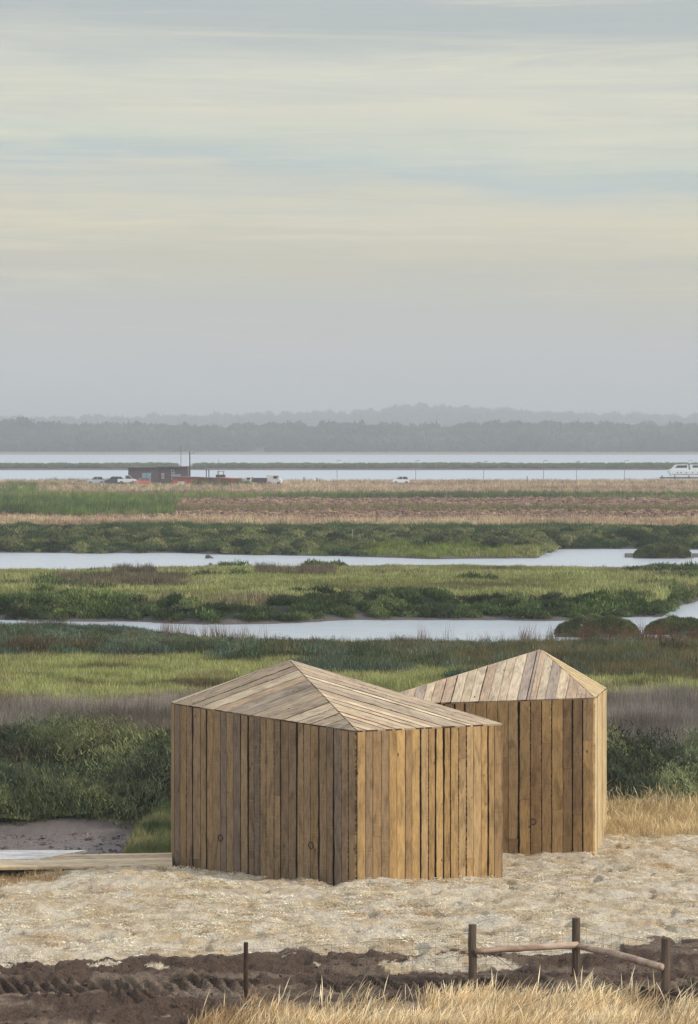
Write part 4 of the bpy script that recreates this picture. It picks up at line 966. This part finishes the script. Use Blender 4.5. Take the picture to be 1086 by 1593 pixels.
mb = MB(); wire(P(1030, 1475, dC), P(965, 1530, dB), .003); mb.build('brace_wire', WIRE, f_)
lp = post_mb(383, 1466, 1600, 28.9, .026).build('fence_post', RUST); tag(lp, 'slim dark rusty post standing alone in the soil left of the fence', 'post')

# thin stakes in the marsh
STK = simple('grey_stake', (150, 148, 140), None, .8)
def stake(px, pt, pb, d, label, r=.03, mat=STK):
    tag(post_mb(px, pt, pb, d, r, .3).build('stake', mat), label, 'stake', 'stakes standing in the marsh and shore')
stake(548.5, 824, 853, 180, 'thin pale stake upright in the shrubs before the ploughed field', .035)
stake(1076, 859, 876, 160, 'short thin stake at the right edge beside the far channel', .03)
stake(473, 742, 749, 470, 'short dark stake in the shore straw right of the white van', .09, RUST)
stake(493, 743, 749, 470, 'second short dark stake in the shore straw between van and first lamp post', .09, RUST)
stake(820, 741, 747, 480, 'short dark stake on the shore between two lamp posts', .08, RUST)

# stones in the far channel
ROCK = simple('wet_stone', (48, 46, 46), (70, 66, 64), .5)
V, Fc, C = clod(rr_); me = np_mesh('stone', np.array(V) * 5, np.array(Fc)); o = link('stone', me, ROCK); o.location = P(322, 868.5, float(rowd(868.5))); o.location.z = -.05
tag(o, 'small dark stone poking out of the far channel at the left', 'stone')

# ------------------------------------------------------------------ shore buildings
SHK = simple('tarred_boards', (72, 60, 60), (110, 94, 90), .9, 3, 0, (6, 6, .4)); SHR = simple('grey_roof_felt', (92, 84, 84), (120, 112, 108), .9, 1.5); BLU = simple('faded_blue_paint', (110, 150, 170), (140, 176, 192), .6, 2)
WHT = simple('white_paint', (214, 216, 216), (226, 228, 228), .4, 2); ORG = simple('rusty_orange_cladding', (150, 74, 46), (182, 96, 58), .8, .9, 0, (1, 1, 2)); GLS = simple('dark_glass', (44, 54, 60), None, .15, 1)
TYR = simple('tyre_rubber', (34, 34, 36), None, .8, 1); LMP = simple('headlight_glass', (210, 210, 205), None, .2, 1); GRY = simple('galvanised_steel', (120, 122, 124), (140, 142, 144), .5, 2, .4)
D0 = 462.0; M = D0 / F
def px2(px, d=D0): return (px - CX) / F * d
g0 = lambda px, d=D0: gz(px2(px, d), d)
zsh = EYE - (751 - HY) / F * D0
x0 = px2(200); e = empty('fishing_shed', (x0, D0, zsh)); tag(e, 'long dark boarded shed with faded blue doors beside the estuary', 'shed')
Wd = 92 * M
MB().box((22 * M + 0, 3, 1.35), (45 * M, 6, 2.7 + .0)).build('wall', SHK, e)
MB().box((68 * M, 3.3, 1.3), (47 * M, 5.4, 2.9)).build('wall', SHK, e)
MB().prism([(-.3, 2.68), (45.5 * M, 2.72), (45.5 * M, 2.86), (-.3, 2.82)], -.35, 6.3).build('roof', SHR, e)
MB().prism([(44 * M, 2.80), (93 * M, 2.76), (93 * M, 2.94), (44 * M, 2.98)], .1, 6.4).build('roof', SHR, e)
for a, b, z_, h_ in ((21, 27.5, .85, 1.6), (28.2, 35, .85, 1.6)):
    dd_ = MB().box(((a + b) / 2 * M, -.03, z_ + .1), ((b - a) * M, .06, h_)).build('door', BLU, e); MB().box(((b - 1) * M, -.09, z_), (.05, .06, .3)).build('handle', IRON, dd_)
wf = MB().box((53 * M, .57, 1.2), (4 * M, .06, .95)).build('window', WHT, e); MB().box((53 * M, .53, 1.2), (2.8 * M, .04, .7)).build('pane', simple('dull_glass', (150, 140, 126), None, .3, 1), wf)
wf = MB().box((68.5 * M, .57, 2.0), (4.8 * M, .06, .62)).build('window', WHT, e); MB().box((68.5 * M, .53, 2.0), (3.2 * M, .04, .4)).build('pane', GLS, wf)
MB().box((73.5 * M, .56, 1.05), (14.5 * M, .08, .95)).build('door', BLU, e)
for i in range(9): pass
# orange shed
e = empty('orange_shed', (px2(268, 455), 455, EYE - (755.5 - HY) / F * 455)); tag(e, 'low rusty orange shed with flat grey roof in front of the dark shed', 'shed'); M2 = 455 / F
MB().box((20 * M2, 2, .75), (40 * M2, 4, 1.5)).build('wall', ORG, e); MB().box((57 * M2, 2.2, .65), (34 * M2, 3.4, 1.3)).build('wall', ORG, e)
MB().prism([(-.15, 1.5), (40.5 * M2, 1.38), (75 * M2, 1.24), (75 * M2, 1.36), (40.5 * M2, 1.52), (-.15, 1.64)], -.2, 4.2).build('roof', SHR, e)
BRK = simple('dull_brick', (120, 66, 46), (150, 86, 60), .9, 3)
for a in (13, 26, 41, 48, 58, 66): MB().box((a * M2, -.03 if a < 40 else .47, .7), (.14, .08, 1.15)).build('pilaster', BRK, e)
e = empty('orange_lean_to', (px2(343, 456), 456, EYE - (754.5 - HY) / F * 456)); tag(e, 'lowest orange lean-to at the right end of the orange shed', 'shed')
MB().box((16 * M2, 1.8, .6), (32 * M2, 3.2, 1.2)).build('wall', ORG, e); MB().prism([(0, 1.2), (32.5 * M2, 1.0), (32.5 * M2, 1.1), (0, 1.36)], -.15, 3.6).build('roof', simple('orange_roof', (160, 96, 66), (180, 120, 90), .8, 1), e)
# crate in front
e = MB().box((0, 0, .4), (1.05, .8, .55)).box((0, 0, .72), (1.15, .9, .1)).box((0, 0, .07), (.9, .6, .14)).build('utility_box', WHT); e.location = (px2(282, 451), 451, EYE - (756 - HY) / F * 451); tag(e, 'small white box standing before the orange shed', 'box')
# machine behind the orange shed
e = empty('winch_machine', (px2(343, 459.5 + 6), 466, zsh)); tag(e, 'dark machine with a small cab showing over the orange roofs', 'machine')
MB().box((0, 0, .95), (1.7, 1.2, .9)).build('body', IRON, e, bevel=.06); mb = MB()
for a in (-.5, .5): mb.tube([(a, -.4, 1.3), (a + .05, -.4, 1.95)], .05, 6).tube([(a, .4, 1.3), (a + .05, .4, 1.95)], .05, 6)
mb.box((0.03, 0, 1.97), (1.3, 1.0, .07)).build('cab_frame', IRON, e)
for a in (-.8, .8):
    for sy in (-.6, .6): MB().cylx((a, sy, .42), .42, .25).build('wheel', TYR, e)
for px in (321, 325): o = MB().tube([(0, 0, 0), (0, 0, 2.2)], .09, 8).box((0, 0, 2.2), (.25, .25, .12)).build('mooring_post', RUST); o.location = (px2(px, 465), 465, zsh); tag(o, 'left one of two dark mooring posts behind the orange shed' if px == 321 else 'right one of two dark mooring posts behind the orange shed', 'post', 'mooring posts')
# masts and poles
o = MB().tube([(0, 0, 0), (0, 0, 6.9)], .065, 6).build('radio_mast', GRY); o.location = (px2(281, 466), 467, zsh); tag(o, 'thin tall grey mast rising behind the dark shed', 'mast')
e = empty('utility_pole', (px2(295, 461), 461, zsh)); tag(e, 'dark wooden pole with a small lamp arm at the right end of the dark shed', 'pole')
MB().tube([(0, 0, -.3), (.06, 0, 2.5), (.02, 0, 5.6)], [.14, .12, .09], 8).build('pole', simple('creosote_pole', (48, 42, 40), (70, 60, 54), .9), e); MB().tube([(0, 0, 5.1), (.6, -.1, 5.35)], .03, 6).build('arm', GRY, e); MB().box((.75, -.1, 5.32), (.4, .2, .12)).build('lamp_head', GRY, e, bevel=.03)
o = MB().tube([(0, 0, 0), (0, 0, 3.6)], .035, 6).build('radio_mast', GRY); o.location = (px2(339.5, 466), 468, zsh + .6); tag(o, 'short thin mast over the orange shed', 'mast')
lamps = ((524.5, 716.5, 'first lamp post from the left, nearest the white van'), (646.7, 717, 'second lamp post from the left, just right of the lone parked white car'), (752.5, 718, 'lamp post at the middle of the row, with bare straw either side'),
         (845.5, 717, 'left of the two closely spaced lamp posts on the right'), (896.8, 718, 'right of the two closely spaced lamp posts'), (971.5, 717, 'last lamp post on the right, nearest the white boat'))
for px, pt, lb in lamps:
    d = 492.0; x = px2(px, d); z = gz(x, d); h = P(px, pt, d).z - z; e = empty('lamp_post', (x, d, z)); tag(e, 'slim grey ' + lb, 'lamp post', 'lamp posts along the shore')
    MB().tube([(0, 0, -.2), (0, 0, h * .6), (0, 0, h)], [.06, .05, .035], 7).build('pole', GRY, e); MB().tube([(0, 0, h), (.35, 0, h + .08)], .03, 6).build('arm', GRY, e); MB().box((.5, 0, h + .07), (.55, .22, .1)).build('lamp_head', GRY, e, bevel=.03)

# ------------------------------------------------------------------ vehicles
def paint(name, c): return simple(name, c, c, .3, 1)
def car(px, py, d, rz, mat, label, ln=3.9, kind='hatch', flip=1):
    x = px2(px, d); e = empty('parked_car' if kind != 'van' else 'parked_van', (x, d, EYE - (py - HY) / F * d), rz); tag(e, label, 'van' if kind == 'van' else 'car', 'vehicles parked by the estuary'); s_ = flip; k = ln / 4.0
    body = {'hatch': [(-2, .3), (-1.98, .78), (-1.85, .92), (1.0, .96), (1.75, .8), (1.98, .62), (2, .3)], 'pickup': [(-2.1, .4), (-2.1, .95), (1.0, 1.0), (1.8, .92), (2.05, .75), (2.1, .4)], 'van': [(-2, .3), (-2, 1.75), (-1.85, 1.88), (.7, 1.88), (1.25, 1.2), (1.9, .95), (2, .7), (2, .3)]}[kind]
    MB().prism([(a * k * s_, b) for a, b in (body if s_ > 0 else body)], -.82, .82, .06).build('body', mat, e, bevel=.05)
    if kind == 'hatch': cabn = [(-1.75, .93), (-1.35, 1.4), (.25, 1.42), (1.0, .95)]
    elif kind == 'pickup': cabn = [(-.55, .98), (-.45, 1.55), (.45, 1.58), (1.1, .98)]
    if kind != 'van':
        MB().prism([(a * k * s_, b) for a, b in cabn], -.74, .74, .14).build('window', GLS, e); tp_ = [(a, b) for a, b in cabn if b > 1.2]
        MB().prism([(tp_[0][0] * k * s_, 1.40 if kind == 'hatch' else 1.55), (tp_[1][0] * k * s_, 1.42 if kind == 'hatch' else 1.58), (tp_[1][0] * k * s_, 1.47 if kind == 'hatch' else 1.64), (tp_[0][0] * k * s_, 1.45 if kind == 'hatch' else 1.62)], -.6, .6).build('roof', mat, e)
        for q in ((cabn[0], cabn[1]), (cabn[2], cabn[3]), ((-.35, .95), (-.35, 1.42))):
            for sy in (-1, 1): MB().tube([(q[0][0] * k * s_, sy * .75, q[0][1]), (q[1][0] * k * s_, sy * .62, q[1][1])], .04, 5).build('pillar', mat, e)
        if kind == 'pickup': MB().box((-1.35 * k * s_, 0, .99), (1.35 * k, 1.35, .06)).build('load_bed', IRON, e)
    else:
        MB().prism([(.72 * k * s_, 1.75), (.78 * k * s_, 1.78), (1.27 * k * s_, 1.22), (1.2 * k * s_, 1.2)], -.7, .7).build('windscreen', GLS, e); MB().box((.45 * k * s_, -.83, 1.4), (.75, .04, .45)).build('window', GLS, e)
    for a in (-1.25, 1.25):
        for sy in (-.74, .74):
            wv = MB().cylx((a * k * s_, sy, .31), .31, .2).build('wheel', TYR, e); MB().cylx((a * k * s_, sy * 1.14, .31), .17, .04).build('rim', GRY, wv)
    for sy in (-.58, .58): MB().box((1.93 * k * s_, sy, .66), (.12, .3, .14)).build('headlight', LMP, e)
    return e
SLV = paint('silver_paint', (176, 184, 192)); TEA = paint('dark_teal_paint', (50, 78, 84)); RED = paint('red_paint', (176, 72, 62)); CWH = paint('white_car_paint', (222, 224, 226))
car(149, 754, 464, R(8), SLV, 'silver parked car, leftmost of the row left of the dark shed', 2.9 + .2, flip=-1)
car(178, 754, 462, R(-20), TEA, 'dark teal parked car between the silver car and the white pickup', 3.2, flip=-1)
car(198, 753.5, 457.5, R(5), CWH, 'white pickup parked just left of the dark shed wall', 3.3, 'pickup', flip=1)
car(221, 756, 455, R(30), RED, 'small red car with pale windows parked before the blue doors', 2.6, flip=-1)
car(427, 754.5, 462, R(-6), CWH, 'white panel van parked behind the flatbed truck', 2.7, 'van', flip=1)
car(623, 753.5, 470, R(10), CWH, 'white parked car standing alone in the straw between two lamp posts', 3.1, flip=-1)
e = empty('flatbed_truck', (px2(396, 460), 460, EYE - (755 - HY) / F * 460)); tag(e, 'white cab flatbed truck with dark load bed parked beside the white van', 'truck', 'vehicles parked by the estuary')
MB().prism([(-2.2, .45), (-2.25, .85), (-1.9, .95), (-1.45, 1.55), (-.55, 1.6), (-.5, .45)], -.85, .85, .08).build('cab', CWH, e, bevel=.04)
MB().prism([(-1.86, 1.0), (-1.47, 1.5), (-1.44, 1.42), (-1.8, .96)], -.7, .7).build('windscreen', GLS, e); MB().box((-1.05, -.86, 1.22), (.6, .05, .36)).build('window', GLS, e)
MB().box((.85, 0, .62), (2.7, 1.5, .14)).build('chassis', IRON, e)
mb = MB().box((.9, -.85, 1.0), (2.6, .06, .65)).box((.9, .85, 1.0), (2.6, .06, .65)).box((-.38, 0, 1.1), (.06, 1.7, .85)).box((2.2, 0, 1.0), (.06, 1.7, .65)); mb.build('load_bed', simple('dark_drop_sides', (58, 46, 44), (84, 66, 60), .8, 3), e)
for a in (-1.6, .9, 1.6):
    for sy in (-.75, .75): wv = MB().cylx((a, sy, .38), .38, .24).build('wheel', TYR, e); MB().cylx((a, sy * 1.16, .38), .2, .04).build('rim', GRY, wv)

# ------------------------------------------------------------------ boat and quay
db = 575.0; kb = db / F
e = empty('passenger_boat', (px2(1041, db), db, 0)); tag(e, 'white passenger boat with dark windows moored at the right edge', 'boat')
hull = [(-.0, .35), (-.1, 1.3), (.5, 1.75), (16, 1.75), (16, .35)]
MB().prism([(.3, .3), (-.2, 1.5), (.1, 1.8), (16, 1.8), (16, .3)], -2.0, 2.0).build('hull', WHT, e, bevel=.08)
MB().prism([(.4, 1.8), (1.5, 2.85), (4.0, 2.95), (4.1, 1.8)], -1.7, 1.7, .15).build('wheelhouse', WHT, e, bevel=.05)
MB().prism([(4.6, 1.8), (4.4, 2.85), (15.5, 2.9), (15.5, 1.8)], -1.7, 1.7, .1).build('cabin', WHT, e, bevel=.05)
MB().prism([(1.1, 2.2), (1.7, 2.75), (3.8, 2.75), (3.8, 2.2)], -1.72, 1.72).build('window', GLS, e)
for a in (4.9, 6.3): MB().box((a + .75, -1.71, 2.5), (1.2, .05, .5)).build('window', GLS, e)
for a in (1.6, 2.4, 3.6, 5.0, 6.2): MB().cylx((a, -2.02, 1.15), .14, .06, 10).build('porthole', GLS, e)
MB().box((8, -2.03, .75), (15.4, .04, .1)).build('rubbing_strake', IRON, e)
MB().prism([(3.5, 2.95), (4.7, 3.05), (4.7, 3.1), (3.5, 3.05)], -1.6, 1.6).build('canopy', GRY, e); MB().tube([(4.0, 0, 3.0), (4.6, 0, 3.8), (5.2, 0, 3.85)], .05, 6).build('mast', GRY, e)
dq = 545.0
e = empty('quay', (px2(1027, dq), dq, 0)); tag(e, 'low black quay in front of the white boat', 'quay'); MB().box((8.5, 0, .33), (17, 2.4, .3)).build('deck', IRON, e)
for a in (.3, 3, 6, 9): MB().tube([(a, -.9, -1), (a, -.9, .85)], .12, 8).build('pile', TYR, e)

# ------------------------------------------------------------------ haze
hm = bpy.data.materials.new('haze_material'); hm.use_nodes = True; g = NT(hm.node_tree)
pv = g.new('ShaderNodeVolumePrincipled'); pv.inputs['Color'].default_value = (.83, .90, .99, 1); pv.inputs['Density'].default_value = 0.00048; pv.inputs['Anisotropy'].default_value = .1
g.l.new(pv.outputs[0], g.new('ShaderNodeOutputMaterial').inputs['Volume'])
hz = MB().box((0, 4700, 38), (19000, 9800, 80)).build('haze', hm); tag(hz, kind='stuff')
